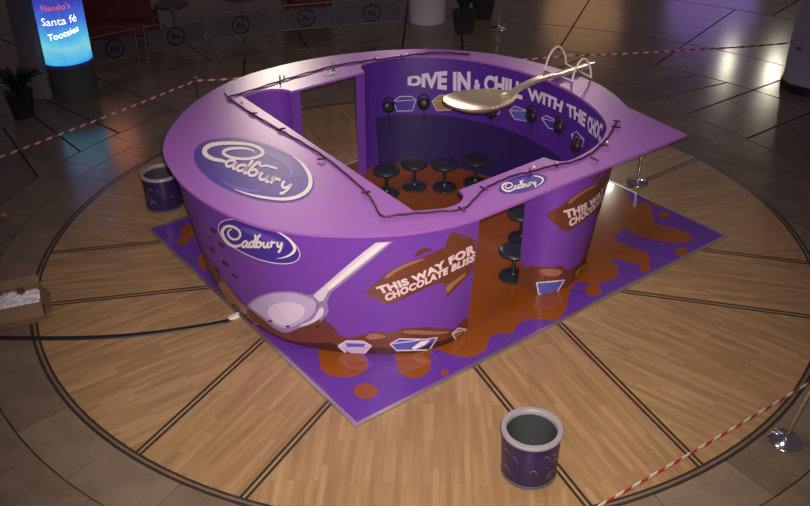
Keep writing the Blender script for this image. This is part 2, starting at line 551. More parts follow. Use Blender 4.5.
for p_ in ((0, 0), (MU, 0), (MU, MV), (0, MV)): vs.append(W(*p_, 0.002)); bl.append(-1)
c_ = [0, NU, (NV + 1) * (NU + 1) - 1, NV * (NU + 1)]
fs.append([n + 3, n + 2, n + 1, n])
o = mesh('printed_sheet', vs, fs, M['matprint'], mat_root, True)
atr = o.data.attributes.new('blob', 'FLOAT', 'POINT'); atr.data.foreach_set('value', bl)
T = 0.045
for (u0, v0, u1, v1) in ((-T, -T, MU + T, 0), (-T, MV, MU + T, MV + T), (-T, 0, 0, MV), (MU, 0, MU + T, MV)):
    mb = MB()
    q = [(u0, v0), (u1, v0), (u1, v1), (u0, v1)]
    vs = [W(*p_, 0.0) for p_ in q] + [W(*p_, MZ + 0.003) for p_ in q]
    mb.add(vs, [[0, 3, 2, 1], [4, 5, 6, 7], [0, 1, 5, 4], [1, 2, 6, 5], [2, 3, 7, 6], [3, 0, 4, 7]])
    mb.build('edge_trim', M['alu'], mat_root, True)

# ------------------------------------------------------------------ the stand
ZT = 1.85          # underside of the top plate
ZP = 1.885         # its upper face
stand = empty('promotion_stand', W(2.95, 2.9, MZ))
tag(stand, 'big purple pot-shaped walk-in stand with lavender ring top on the printed mat', 'stand')

OUT = [(5.71, 0.24), (1.98, 0.25)]
OUTC = [(1.98, 0.25), (1.70, 0.29), (1.34, 0.39), (1.02, 0.53), (0.65, 0.77), (0.31, 1.06), (0.05, 1.37), (-0.13, 1.68), (-0.28, 2.15), (-0.36, 2.75), (-0.33, 3.4), (-0.12, 4.22), (0.36, 4.93), (1.08, 5.56), (2.0, 5.98), (3.1, 6.03), (4.13, 5.77), (5.04, 5.27), (5.72, 4.52), (6.12, 3.56), (6.20, 2.5), (6.07, 1.9), (5.82, 1.37)]
outer = catmull(OUTC, 6) + [Vector((5.71, 0.24, 0))]
HOLE_SEGS = [
    [(1.63, 5.27), (1.47, 0.84)],
    [(1.47, 0.84), (1.66, 0.735), (1.82, 0.665), (1.98, 0.655), (2.10, 0.71), (2.19, 0.80), (2.23, 0.915)],
    [(2.23, 0.915), (3.68, 0.935)],
    [(3.68, 0.935), (3.73, 0.76), (3.9, 0.665), (4.42, 0.745), (4.86, 0.95), (5.15, 1.20), (5.42, 1.66), (5.63, 2.34), (5.69, 3.05), (5.57, 3.84), (5.29, 4.50), (4.87, 4.98), (4.40, 5.25), (3.95, 5.30), (3.76, 5.18), (3.68, 4.97)],
    [(3.68, 4.97), (2.32, 4.97)],
    [(2.32, 4.97), (2.27, 5.13), (2.02, 5.29), (1.63, 5.27)]]
hole = []
for s in HOLE_SEGS:
    c_ = catmull(s, 5 if len(s) > 2 else 1); hole += c_[:-1]


def plate_mesh(outer, hole, z0, z1):
    n = len(outer)
    tri = tessellate_polygon([outer, hole])
    allp = outer + hole; L = len(allp)
    vs = [W(p_.x, p_.y, z1) for p_ in allp] + [W(p_.x, p_.y, z0) for p_ in allp]
    fs = []
    for t in tri:
        a_, b__, c__ = [allp[i] for i in t]
        s = (b__ - a_).cross(c__ - a_).z
        t = list(t) if s > 0 else list(t)[::-1]
        fs.append(t); fs.append([i + L for i in t[::-1]])
    for base, cnt in ((0, n), (n, len(hole))):
        for i in range(cnt):
            j = (i + 1) % cnt
            fs.append([base + i, base + j, base + j + L, base + i + L])
    return vs, fs


mb = MB(); mb.add(*plate_mesh(outer, hole, ZT, ZP))
plate = mb.build('top_plate', M['plate'], stand, True)
plate['label'] = 'lavender ring-shaped top with one pointed corner'


def loft_wall(name, segs, material, zs=8, wrap=True):
    """segs: (bottom points, top points, samples); closed ring of plan segments"""
    bot = []; top = []; marks = [0]
    for bp_, tp_, n in segs:
        def resamp(pts):
            c = catmull(pts, 12) if len(pts) > 2 else [Vector((*pts[0], 0)), Vector((*pts[1], 0))]
            d = [0]
            for i in range(1, len(c)): d.append(d[-1] + (c[i] - c[i - 1]).length)
            out = []
            for k in range(n):
                t = d[-1] * k / n; i = 1
                while d[i] < t: i += 1
                f = (t - d[i - 1]) / max(1e-9, d[i] - d[i - 1]); out.append(c[i - 1].lerp(c[i], f))
            return out
        bot += resamp(bp_); top += resamp(tp_); marks.append(len(bot))
    if not wrap:
        bot.append(Vector((*segs[-1][0][-1], 0))); top.append(Vector((*segs[-1][1][-1], 0)))
    N = len(bot); vs = []; fs = []
    for j in range(zs + 1):
        t = j / zs; z = MZ + (ZT - MZ) * t
        for i in range(N):
            q = bot[i].lerp(top[i], t); vs.append(W(q.x, q.y, z))
    for j in range(zs):
        for i in range(N if wrap else N - 1):
            i2 = (i + 1) % N; fs.append([j * N + i, j * N + i2, (j + 1) * N + i2, (j + 1) * N + i])
    mb = MB(); mb.add(vs, fs)
    o = mb.build(name, material, stand, True, smooth=50)
    return o, vs, fs, N, bot, top, marks


A_bot = [(2.10, 0.55), (1.72, 0.50), (1.30, 0.61), (0.96, 0.83), (0.67, 1.09), (0.39, 1.40), (0.17, 1.75), (0.04, 2.24), (0.0, 2.84), (0.04, 3.5), (0.25, 4.2), (0.65, 4.8), (1.25, 5.3), (1.9, 5.6), (2.48, 5.72)]
A_top = [(2.02, 0.30), (1.72, 0.33), (1.36, 0.43), (1.04, 0.57), (0.68, 0.80), (0.35, 1.09), (0.09, 1.40), (-0.17, 1.95), (-0.29, 2.75), (-0.26, 3.4), (-0.05, 4.2), (0.42, 4.88), (1.12, 5.49), (2.0, 5.9), (2.48, 5.95)]
wallA, vA, fA, NA, botA, topA, mkA = loft_wall('counter_wall', [
    (A_bot, A_top, 90),
    ([(2.48, 5.72), (2.48, 5.0)], [(2.48, 5.95), (2.48, 4.985)], 4),
    ([(2.48, 5.0), (2.30, 5.0)], [(2.48, 4.985), (2.32, 4.985)], 2),
    ([(2.30, 5.0), (2.25, 5.16), (2.02, 5.31), (1.62, 5.29)], [(2.32, 4.985), (2.27, 5.14), (2.02, 5.30), (1.62, 5.28)], 10),
    ([(1.62, 5.29), (1.47, 0.84)], [(1.62, 5.28), (1.46, 0.83)], 10),
    ([(1.47, 0.84), (1.80, 0.70), (2.10, 0.68)], [(1.46, 0.83), (1.82, 0.655), (2.06, 0.66)], 8),
    ([(2.10, 0.68), (2.10, 0.55)], [(2.06, 0.66), (2.02, 0.30)], 3)], M['wall'])
B_bot = [(3.36, 0.93), (3.37, 0.70), (3.46, 0.55), (3.75, 0.47), (4.1, 0.54), (4.45, 0.72), (4.85, 1.02), (5.35, 1.55), (5.75, 2.3), (5.88, 3.0), (5.75, 3.9), (5.3, 4.75), (4.6, 5.40), (4.2, 5.58), (3.93, 5.58)]
B_top = [(3.36, 0.90), (3.36, 0.56), (3.46, 0.38), (3.78, 0.32), (4.2, 0.38), (4.65, 0.56), (5.05, 0.85), (5.55, 1.45), (5.92, 2.2), (6.05, 3.0), (5.95, 3.8), (5.55, 4.6), (4.85, 5.30), (4.2, 5.64), (3.93, 5.58)]
wallB, vB, fB, NB, botB, topB, mkB = loft_wall('curved_wall', [
    (B_bot, B_top, 100),
    ([(3.93, 5.58), (3.52, 5.02)], [(3.93, 5.58), (3.52, 4.985)], 4),
    ([(3.52, 5.02), (3.70, 5.03)], [(3.52, 4.985), (3.69, 4.985)], 2)], M['wall'], wrap=False)
# inner face of the curved wall is a panel of its own
INB = [(3.70, 5.03), (3.80, 5.20), (4.15, 5.13), (4.65, 4.78), (5.05, 4.25), (5.28, 3.6), (5.34, 3.0), (5.22, 2.3), (4.95, 1.7), (4.6, 1.25), (4.2, 1.0), (3.8, 0.93), (3.36, 0.93)]
INT = [(3.69, 4.985), (3.78, 5.19), (3.97, 5.31), (4.42, 5.26), (4.88, 4.99), (5.30, 4.51), (5.58, 3.84), (5.70, 3.05), (5.64, 2.34), (5.43, 1.65), (5.16, 1.19), (4.87, 0.94), (4.42, 0.735), (3.9, 0.655), (3.74, 0.74), (3.70, 0.90), (3.36, 0.90)]


def inner_panel():
    n = 96; zs = 8

    def rs(pts):
        c = catmull(pts, 10); d = [0]
        for i in range(1, len(c)): d.append(d[-1] + (c[i] - c[i - 1]).length)
        out = []
        for k in range(n + 1):
            t = d[-1] * k / n; i = 1
            while i < len(d) - 1 and d[i] < t: i += 1
            f = (t - d[i - 1]) / max(1e-9, d[i] - d[i - 1]); out.append(c[i - 1].lerp(c[i], min(1, f)))
        return out
    bo, to = rs(INB), rs(INT); vs = []; fs = []
    for j in range(zs + 1):
        t = j / zs
        for i in range(n + 1):
            q = bo[i].lerp(to[i], t); vs.append(W(q.x, q.y, MZ + (ZT - MZ) * t))
    for j in range(zs):
        for i in range(n):
            a_ = j * (n + 1) + i; fs.append([a_, a_ + 1, a_ + n + 2, a_ + n + 1])
    return vs, fs, bo, to


vI, fI, boI, toI = inner_panel()
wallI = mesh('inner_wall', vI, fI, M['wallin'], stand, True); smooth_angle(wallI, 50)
wallI['label'] = 'deep purple concave inner wall'
# inner curved face of the counter wall at the back entrance is part of counter_wall

BVH = {'A': BVHTree.FromPolygons(vA, fA), 'B': BVHTree.FromPolygons(vB, fB), 'I': BVHTree.FromPolygons(vI, fI)}


def cast(x, y, on, off):
    d = ray(x, y)
    if on in BVH:
        h = BVH[on].ray_cast(CAMP, d)
        if h[0] is None: return None
        nn = h[1]
        if nn.dot(d) > 0: nn = -nn
        return h[0] + nn * off
    return G(x, y, on + off)          # horizontal plane at height "on"


def decal(name, pts2, faces, on, off, material, parent, maxlen=5.0):
    """flat print: 2-D photo shape laid on the surface it is printed on"""
    bm = bmesh.new()
    bv = [bm.verts.new((p_[0], p_[1], 0)) for p_ in pts2]
    for f in faces:
        try: bm.faces.new([bv[i] for i in f])
        except ValueError: pass
    if on in BVH:
        bmesh.ops.triangulate(bm, faces=bm.faces)
        for _ in range(6):
            es = [e for e in bm.edges if e.calc_length() > maxlen]
            if not es: break
            bmesh.ops.subdivide_edges(bm, edges=es, cuts=1)
            bmesh.ops.triangulate(bm, faces=bm.faces)
    dead = []
    for v in bm.verts:
        h = cast(v.co.x, v.co.y, on, off)
        if h is None: dead.append(v)
        else: v.co = h
    # drop vertices that jumped to another part of the wall
    bmesh.ops.delete(bm, geom=dead, context='VERTS')
    far = [f for f in bm.faces if max(e.calc_length() for e in f.edges) > 0.9 and on in BVH]
    bmesh.ops.delete(bm, geom=far, context='FACES')
    if not bm.faces: bm.free(); return None
    offp = wloc(parent)
    for v in bm.verts: v.co -= offp
    for f in bm.faces:
        c = f.calc_center_median() + offp
        f.normal_update()
        if f.normal.dot(CAMP - c) < 0: f.normal_flip()
    me = bpy.data.meshes.new(name); bm.to_mesh(me); bm.free()
    me.materials.append(material)
    o = bpy.data.objects.new(name, me); COL.objects.link(o); o.parent = parent
    return o


def poly_decal(name, pts, on, off, material, parent, n=4, smooth=True, holes=None, maxlen=5.0):
    c = [(p_.x, p_.y) for p_ in catmull(pts, n, True)] if smooth else list(pts)
    loops = [[Vector((*p_, 0)) for p_ in c]]
    for h in holes or []: loops.append([Vector((*p_, 0)) for p_ in h])
    tri = tessellate_polygon(loops)
    allp = [(p_.x, p_.y) for l in loops for p_ in l]
    return decal(name, allp, [list(t) for t in tri], on, off, material, parent, maxlen)


def ribbon(strokes, n=8):
    """strokes: list of (points, widths); returns 2-D mesh"""
    V = []; Fc = []
    for pts, wd in strokes:
        c = catmull(pts, n); L = len(c)
        ws = [wd] * L if not isinstance(wd, (list, tuple)) else [wd[min(len(wd) - 1, int(i / (L - 1) * (len(wd) - 1)))] * (1 - (i / (L - 1) * (len(wd) - 1)) % 1) + wd[min(len(wd) - 1, int(i / (L - 1) * (len(wd) - 1)) + 1)] * ((i / (L - 1) * (len(wd) - 1)) % 1) for i in range(L)]
        b0 = len(V)
        for i in range(L):
            t = c[min(i + 1, L - 1)] - c[max(i - 1, 0)]; t.normalize(); nn = Vector((-t.y, t.x, 0))
            V.append(tuple((c[i] + nn * ws[i] / 2).xy)); V.append(tuple((c[i] - nn * ws[i] / 2).xy))
        for i in range(L - 1): Fc.append([b0 + 2 * i, b0 + 2 * i + 1, b0 + 2 * i + 3, b0 + 2 * i + 2])
    return V, Fc


def text2d(s, offset=0.0, spacing=1.0):
    cu = bpy.data.curves.new('t', 'FONT'); cu.body = s; cu.size = 1; cu.offset = offset; cu.resolution_u = 3; cu.space_character = spacing
    cu.fill_mode = 'FRONT'
    ob = bpy.data.objects.new('t', cu); COL.objects.link(ob)
    dg = bpy.context.evaluated_depsgraph_get(); ev = ob.evaluated_get(dg); me = ev.to_mesh()
    V = [(v.co.x, v.co.y) for v in me.vertices]; Fc = [list(p_.vertices) for p_ in me.polygons]
    ev.to_mesh_clear(); bpy.data.objects.remove(ob); bpy.data.curves.remove(cu)
    x0 = min(v[0] for v in V); x1 = max(v[0] for v in V); y0 = min(v[1] for v in V); y1 = max(v[1] for v in V)
    return [((v[0] - x0) / (x1 - x0), (v[1] - y0) / (y1 - y0)) for v in V], Fc


def path_text(name, s, base, top, on, off, material, parent, offset=0.02, spacing=1.0):
    """text bent between a lower and an upper guide line (photo points)"""
    V, Fc = text2d(s, offset, spacing)
    cb, ct = catmull(base, 10), catmull(top, 10)

    def at(c, t):
        d = [0]
        for i in range(1, len(c)): d.append(d[-1] + (c[i] - c[i - 1]).length)
        t *= d[-1]; i = 1
        while i < len(c) - 1 and d[i] < t: i += 1
        return c[i - 1].lerp(c[i], (t - d[i - 1]) / max(1e-9, d[i] - d[i - 1]))
    P2 = []
    for x, y in V:
        q = at(cb, x).lerp(at(ct, x), y); P2.append((q.x, q.y))
    return decal(name, P2, Fc, on, off, material, parent)


# --- logo: traced once on the counter wall, reused on the lintels
def Zm(x0, y0, s): return lambda p_: (x0 + p_[0] * s, y0 + p_[1] * s)


LET = {
    'a': [[(0.80, 0.86), (0.48, 1.0), (0.12, 0.72), (0.06, 0.25), (0.3, 0.0), (0.6, 0.3), (0.84, 0.95)], [(0.84, 0.95), (0.76, 0.3), (0.9, 0.0), (1.12, 0.22)]],
    'd': [[(0.80, 0.80), (0.48, 0.95), (0.12, 0.68), (0.06, 0.25), (0.3, 0.0), (0.62, 0.3), (0.85, 1.1), (0.9, 1.85), (0.66, 2.02)], [(0.85, 1.1), (0.76, 0.3), (0.9, 0.0), (1.12, 0.22)]],
    'b': [[(0.62, 2.0), (0.32, 1.92), (0.12, 1.2), (0.08, 0.3), (0.34, 0.0), (0.7, 0.25), (0.72, 0.75), (0.46, 0.95), (0.2, 0.7)], [(0.72, 0.72), (0.95, 0.7)]],
    'u': [[(0.1, 0.95), (0.06, 0.35), (0.3, 0.0), (0.62, 0.3), (0.76, 0.95)], [(0.76, 0.95), (0.72, 0.3), (0.88, 0.0), (1.06, 0.2)]],
    'r': [[(0.05, 0.55), (0.22, 1.0), (0.2, 0.5), (0.2, 0.0)], [(0.2, 0.4), (0.42, 0.85), (0.8, 0.85)]],
    'y': [[(0.05, 0.95), (0.06, 0.4), (0.3, 0.1), (0.6, 0.4), (0.78, 0.95)], [(0.78, 0.95), (0.72, 0.1), (0.5, -0.62), (0.25, -0.7)]],
}


def script_word(word, org, xv, yv, wd):
    st = []; x = 0.0
    for ch in word:
        for s in LET[ch]:
            st.append(([(org[0] + xv[0] * (x + p_[0]) + yv[0] * p_[1], org[1] + xv[1] * (x + p_[0]) + yv[1] * p_[1]) for p_ in s], wd))
        x += 1.10
    return st


def ell(c, e1, e2, n=40, k=1.0):
    return [(c[0] + k * (e1[0] * math.cos(t) + e2[0] * math.sin(t)), c[1] + k * (e1[1] * math.cos(t) + e2[1] * math.sin(t))) for t in [2 * PI * i / n for i in range(n)]]


LC = (400, 252); LA = deg(21.5); LE1 = (350 * math.cos(LA), 350 * math.sin(LA)); LE2 = (-137 * math.sin(LA), 137 * math.cos(LA))
SPIRAL = [(262, 272), (240, 286), (200, 290), (150, 265), (112, 212), (107, 162), (140, 130), (190, 133), (235, 160), (250, 195), (235, 226), (200, 236), (167, 220), (150, 190), (157, 164), (182, 153)]
SPW = [10, 20, 24, 26, 27, 26, 24, 20, 18, 17, 17, 17, 16, 15, 14, 10]
CRES = [(430, 135), (500, 155), (570, 184), (640, 232), (682, 285), (685, 325), (650, 360), (600, 380), (540, 392)]
CRW = [2, 8, 12, 18, 24, 25, 18, 10, 2]


def logo(f, on, parent, k, ring=True, z=0.003, lit=True):
    """f maps trace coordinates to the photo; k = local scale"""
    def mp(pts): return [f(p_) for p_ in pts]
    poly_decal('logo_oval', mp(ell(LC, LE1, LE2)), on, z, M['navy'], parent, 1, False)
    if lit:
        poly_decal('logo_oval', mp(ell((430, 215), (200 * math.cos(LA), 200 * math.sin(LA)), (-26 * math.sin(LA), 26 * math.cos(LA)))), on, z + 0.002, M['navy2'], parent, 1, False)
    if ring:
        e = ell(LC, LE1, LE2, 48)
        V, Fc = ribbon([(mp(e + [e[0]]), 8 * k)], 2)
        decal('logo_outline', V, Fc, on, z + 0.004, M['lilac2'], parent)
    st = [(mp(SPIRAL), [w * k for w in SPW])]
    o_ = (262, 298); xv = (51, 0.6); yv = (5, -49)
    word = script_word('adbury', o_, xv, yv, 17 * k)
    st += [(mp(s), w) for s, w in word]
    V, Fc = ribbon(st, 6)
    decal('logo_lettering', V, Fc, on, z + 0.006, M['white'], parent)
    V, Fc = ribbon([(mp(CRES), [w * k for w in CRW])], 6)
    decal('logo_crescent', V, Fc, on, z + 0.006, M['white'], parent)


logo(Zm(210, 210, 0.1235), 'A', wallA, 0.1235)


def reloc(c, E1, E2):
    d1 = LE1[0] ** 2 + LE1[1] ** 2; d2 = LE2[0] ** 2 + LE2[1] ** 2

    def f(p_):
        x, y = p_[0] - LC[0], p_[1] - LC[1]
        a_ = (x * LE1[0] + y * LE1[1]) / d1; b__ = (x * LE2[0] + y * LE2[1]) / d2
        # upright lettering: undo the traced tilt
        return (c[0] + a_ * E1[0] + b__ * E2[0], c[1] + a_ * E1[1] + b__ * E2[1])
    return f


# front lintel: words lie along the oval's long axis, so trace coordinates are sheared to follow it
def lintel_logo(c, a_, b__, ang, k):
    E1 = (a_ * math.cos(ang), a_ * math.sin(ang)); E2 = (-b__ * math.sin(ang), b__ * math.cos(ang))

    def f(p_):
        x, y = (p_[0] - 400) / 352.0, (p_[1] - 252 - (p_[0] - 400) * 0.16) / 150.0
        return (c[0] + x * E1[0] + y * E2[0], c[1] + x * E1[1] + y * E2[1])
    poly_decal('logo_oval', ell(c, E1, E2), ZP, 0.003, M['navy'], plate, 1, False)
    st = [([f(p_) for p_ in SPIRAL], [w * k for w in SPW])] + [([f(p_) for p_ in s], w) for s, w in script_word('adbury', (262, 290), (50, 9), (6, -62), 17 * k)]
    V, Fc = ribbon(st, 6); decal('logo_lettering', V, Fc, ZP, 0.006, M['white'], plate)
    V, Fc = ribbon([([f(p_) for p_ in CRES[2:]], [w * k for w in CRW[2:]])], 6); decal('logo_crescent', V, Fc, ZP, 0.006, M['white'], plate)


lintel_logo((523, 183.8), 25, 8.2, deg(-14), 0.075)
lintel_logo((331, 72.3), 8.5, 3.6, deg(-14), 0.028)

# --- big oval on the left part of the top
ZL = Zm(180, 125, 0.1852)
c_ = ZL((400, 243)); A_ = deg(24.0)
E1 = (64.0 * math.cos(A_), 64.0 * math.sin(A_)); E2 = (-27.5 * math.sin(A_), 27.5 * math.cos(A_))
BIGE = [(75, 165), (85, 125), (130, 90), (200, 72), (290, 68), (390, 82), (490, 112), (590, 158), (680, 220), (722, 290), (715, 350), (670, 395), (590, 417), (490, 415), (390, 396), (290, 362), (200, 318), (130, 265), (88, 212)]
poly_decal('logo_oval', [ZL(p_) for p_ in BIGE], ZP, 0.003, M['navy'], plate, 4)
V, Fc = ribbon([([ZL(p_) for p_ in [(470, 165), (540, 190), (590, 225), (600, 265), (580, 290)]], [1, 3, 4.5, 3, 1]), ([ZL(p_) for p_ in [(215, 285), (260, 320), (330, 345), (400, 357), (445, 352)]], [1, 3, 4.5, 3, 1]),
                ([ZL(p_) for p_ in [(350, 82), (440, 100), (520, 128), (600, 170), (650, 205)]], [1, 2.5, 3, 2, 1])], 6)
decal('logo_gleam', V, Fc, ZP, 0.005, M['navy2'], plate)
SP2 = [(250, 200), (225, 192), (180, 183), (142, 162), (133, 136), (160, 111), (220, 99), (300, 98), (380, 106), (433, 128), (447, 152), (420, 172), (360, 183), (290, 178), (245, 162), (235, 145), (260, 130), (310, 125), (360, 128), (395, 140), (403, 150)]
st = [([ZL(p_) for p_ in SP2], [w * 0.1852 for w in [12, 17, 20, 24, 27, 24, 20, 17, 16, 17, 18, 16, 15, 15, 16, 18, 16, 14, 11, 8, 5]])]
st += [([ZL(p_) for p_ in s], w) for s, w in script_word('adbury', (240, 217), (54.5, 21.5), (22, -36), 14 * 0.1852)]
st += [([ZL(p_) for p_ in [(420, 206), (440, 222), (470, 220), (525, 236)]], 2.2)]
V, Fc = ribbon(st, 6)
decal('logo_lettering', V, Fc, ZP, 0.007, M['white'], plate)
V, Fc = ribbon([([ZL(p_) for p_ in [(610, 168), (660, 210), (695, 260), (705, 310), (685, 355), (630, 388), (550, 400), (450, 390), (360, 370), (290, 345)]], [w * 0.1852 for w in [4, 14, 20, 22, 22, 19, 16, 13, 9, 2]])], 6)
decal('logo_crescent', V, Fc, ZP, 0.007, M['white'], plate)


# --- chocolate wave along the foot of both walls
def wave(bot, top, N, zone, hs, parent, off, material, name='chocolate_print'):
    """hs: list of (index, height)"""
    mid = (zone[0] + zone[1]) // 2; tm = bot[mid + 1] - bot[mid - 1]
    sgn = 1 if Vector((tm.y, -tm.x, 0)).dot(bot[mid] - Vector((2.95, 2.9, 0))) > 0 else -1
    hs = sorted(hs); vs = []; fs = []; rows = 6; idx = list(range(zone[0], zone[1]))
    sub = 3; cols = []
    for i in idx[:-1]:
        for k in range(sub): cols.append(i + k / sub)
    cols.append(idx[-1])

    def H(t):
        if t <= hs[0][0]: return hs[0][1]
        for (t0, h0), (t1, h1) in zip(hs, hs[1:]):
            if t <= t1:
                f = (t - t0) / max(1e-6, t1 - t0); f = f * f * (3 - 2 * f); return h0 + (h1 - h0) * f
        return hs[-1][1]
    for t in cols:
        i = int(t); f = t - i; j = min(i + 1, N - 1)
        b__ = bot[i].lerp(bot[j], f); tp = top[i].lerp(top[j], f)
        i0, j0 = max(i - 1, zone[0]), min(i + 1, zone[1] - 1)
        tg = bot[j0] - bot[i0]; tg.normalize(); nn = Vector((tg.y, -tg.x, 0))
        nn = nn * sgn
        h = H(t)
        for r_ in range(rows + 1):
            z = h * r_ / rows; q = b__.lerp(tp, z / (ZT - MZ)) + nn * off
            vs.append(W(q.x, q.y, MZ + 0.002 + z))
    for c in range(len(cols) - 1):
        for r_ in range(rows):
            a_ = c * (rows + 1) + r_; fs.append([a_, a_ + rows + 1, a_ + rows + 2, a_ + 1])
    o = mesh(name, vs, fs, material, parent, True)
    bm = bmesh.new(); bm.from_mesh(o.data)
    for f in bm.faces: f.smooth = True
    bm.to_mesh(o.data); bm.free()
    return o


def wall_param(pts, on, bot, top, zone):
    out = []
    for x, y in pts:
        h = cast(x, y, on, 0)
        if h is None: continue
        u, v = UVof(h); t = (h.z - MZ) / (ZT - MZ); best = None
        for i in range(zone[0], zone[1]):
            q = bot[i].lerp(top[i], t); d = (q.x - u) ** 2 + (q.y - v) ** 2
            if best is None or d < best[0]: best = (d, i)
        out.append((best[1], h.z - MZ))
    return out


za = (0, mkA[1])
hA = wall_param([(466, 318), (456, 328), (441, 329), (422, 327.5), (404, 328.5), (391, 333), (372, 331), (364, 334), (348, 338), (341, 335), (332, 325), (322, 318), (300, 325), (280, 318), (262, 318), (250, 308), (240, 300), (231, 290)], 'A', botA, topA, za)
im = max(h[0] for h in hA)
for j, hh in enumerate((0.62, 0.5, 0.42, 0.55, 0.48, 0.40)): hA.append((im + 7 + j * 7, hh))
wave(botA, topA, NA, za, hA, wallA, 0.004, M['choc'])
wave(botA, topA, NA, (2, 40), [(h[0], max(0.05, h[1] * 0.30)) for h in hA], wallA, 0.0065, M['choc_dk'])
zb = (4, mkB[1])
hB = wall_param([(526, 267), (535, 266), (546, 267), (559, 266), (566, 271), (572, 268), (580, 263), (588, 257)], 'B', botB, topB, (0, mkB[1]))
im = max(h[0] for h in hB)
for j, hh in enumerate((0.5, 0.36, 0.48, 0.4, 0.5, 0.42, 0.5)): hB.append((im + 7 + j * 9, hh))
wave(botB, topB, NB, (0, mkB[1]), hB, wallB, 0.004, M['choc'])
# pale gleam and droplets on the wave
for pts in ([(219, 284), (228, 300), (240, 313), (255, 324), (262, 322), (248, 308), (236, 296), (226, 282)],
            [(366, 336), (374, 333), (386, 336), (380, 338), (370, 339)], [(402, 331), (412, 329.6), (436, 331), (450, 331.5), (436, 334), (410, 333.5)]):
    poly_decal('chocolate_gleam_print', pts, 'A', 0.008, M['choc_hi'], wallA)
poly_decal('chocolate_gleam_print', [(540, 270), (552, 268.5), (562, 271), (556, 276), (545, 275)], 'B', 0.008, M['choc_hi'], wallB)
for pts in ([(212, 226), (219, 232), (216, 235), (209, 230)], [(219, 240), (227, 247), (224, 249), (216, 243)], [(211, 244), (217, 252), (214, 254), (209, 249)], [(222, 258), (232, 266), (229, 268), (220, 262)], [(216, 264), (222, 273), (219, 274), (213, 268)], [(232, 272), (240, 278), (238, 280), (230, 275)], [(226, 281), (231, 287), (228, 287)], [(208, 234), (213, 241), (210, 240)]):
    cx_ = sum(p_[0] for p_ in pts) / len(pts); cy_ = sum(p_[1] for p_ in pts) / len(pts)
    poly_decal('splash_drop_print', [(cx_ + (p_[0] - cx_) * 0.62, cy_ + (p_[1] - cy_) * 0.62) for p_ in pts], 'A', 0.006, M['drop'], wallA, 3, maxlen=4)

# --- printed spoon on the counter wall
ZS = Zm(240, 230, 0.237)
BOWL = [(35, 315), (70, 283), (120, 264), (180, 256), (240, 259), (290, 272), (325, 268), (352, 290), (365, 325), (345, 365), (300, 395), (250, 412), (195, 432), (150, 415), (100, 375), (55, 340)]
poly_decal('spoon_print', [ZS(p_) for p_ in BOWL], 'A', 0.009, M['grey_lilac'], wallA, 4, maxlen=4)
poly_decal('spoon_print', [ZS(p_) for p_ in [(300, 275), (350, 235), (430, 165), (520, 90), (572, 50), (648, 46), (560, 120), (470, 195), (385, 262), (368, 300), (375, 345), (340, 385), (320, 330)]], 'A', 0.009, M['grey_lilac'], wallA, 1, False, maxlen=4)
poly_decal('spoon_print', [ZS(p_) for p_ in [(310, 275), (352, 238), (430, 168), (520, 92), (575, 51), (632, 48), (545, 120), (455, 192), (372, 258), (352, 296), (335, 300)]], 'A', 0.012, M['lilac2'], wallA, 1, False, maxlen=4)
poly_decal('spoon_print', [ZS(p_) for p_ in [(45, 315), (80, 287), (130, 269), (185, 263), (240, 267), (290, 282), (320, 300), (318, 335), (290, 370), (240, 398), (195, 412), (150, 398), (100, 362), (60, 335)]], 'A', 0.012, M['lilac'], wallA, 4, maxlen=4)
poly_decal('spoon_print', [ZS(p_) for p_ in [(120, 350), (135, 318), (180, 303), (240, 305), (272, 325), (270, 355), (240, 382), (200, 398), (155, 390)]], 'A', 0.0145, M['lilac2'], wallA, 4, maxlen=4)
poly_decal('spoon_print', [ZS(p_) for p_ in [(335, 330), (352, 325), (350, 355), (315, 385), (255, 405), (265, 395), (310, 372)]], 'A', 0.0145, M['lilac2'], wallA, 3, maxlen=4)
poly_decal('spoon_print', [ZS(p_) for p_ in [(375, 235), (450, 170), (560, 78), (600, 55), (615, 55), (560, 98), (460, 180), (385, 245)]], 'A', 0.0145, M['white'], wallA, 2, maxlen=4)
poly_decal('chocolate_print', [ZS(p_) for p_ in [(20, 330), (60, 345), (110, 385), (160, 420), (200, 432), (260, 412), (320, 405), (370, 395), (410, 430), (380, 470), (250, 470), (150, 440), (60, 380)]], 'A', 0.0115, M['choc'], wallA, 3, maxlen=4)
for q in ((132, 381), (205, 404), (330, 404)):
    poly_decal('splash_drop_print', [ZS((q[0] + 9 * math.cos(t), q[1] + 5 * math.sin(t))) for t in [k * PI / 4 for k in range(8)]], 'A', 0.017, M['choc_dk'], wallA, 1, False)

# --- arrow splash + slogan, counter wall
ZA = Zm(355, 225, 0.1976)
ARW = [(55, 345), (110, 290), (180, 232), (260, 190), (340, 165), (410, 130), (455, 110), (470, 60), (500, 35), (540, 50), (600, 72), (622, 85), (615, 160), (600, 210), (560, 265), (520, 310), (465, 360), (455, 300), (400, 300), (300, 345), (220, 382), (160, 398), (110, 375)]
poly_decal('splash_print', [ZA(p_) for p_ in ARW], 'A', 0.005, M['choc'], wallA, 3, maxlen=4)
poly_decal('splash_gleam_print', [ZA(p_) for p_ in [(150, 262), (200, 222), (280, 185), (350, 168), (345, 176), (270, 205), (205, 238), (165, 268)]], 'A', 0.007, M['choc_hi'], wallA, 3, maxlen=4)
poly_decal('splash_gleam_print', [ZA(p_) for p_ in [(462, 310), (500, 280), (555, 240), (550, 262), (505, 300), (468, 340)]], 'A', 0.007, M['choc_hi'], wallA, 3, maxlen=4)
poly_decal('splash_print', [ZA(p_) for p_ in [(300, 155), (330, 125), (370, 115), (390, 128), (350, 140), (320, 158)]], 'A', 0.005, M['choc'], wallA, 3, maxlen=4)
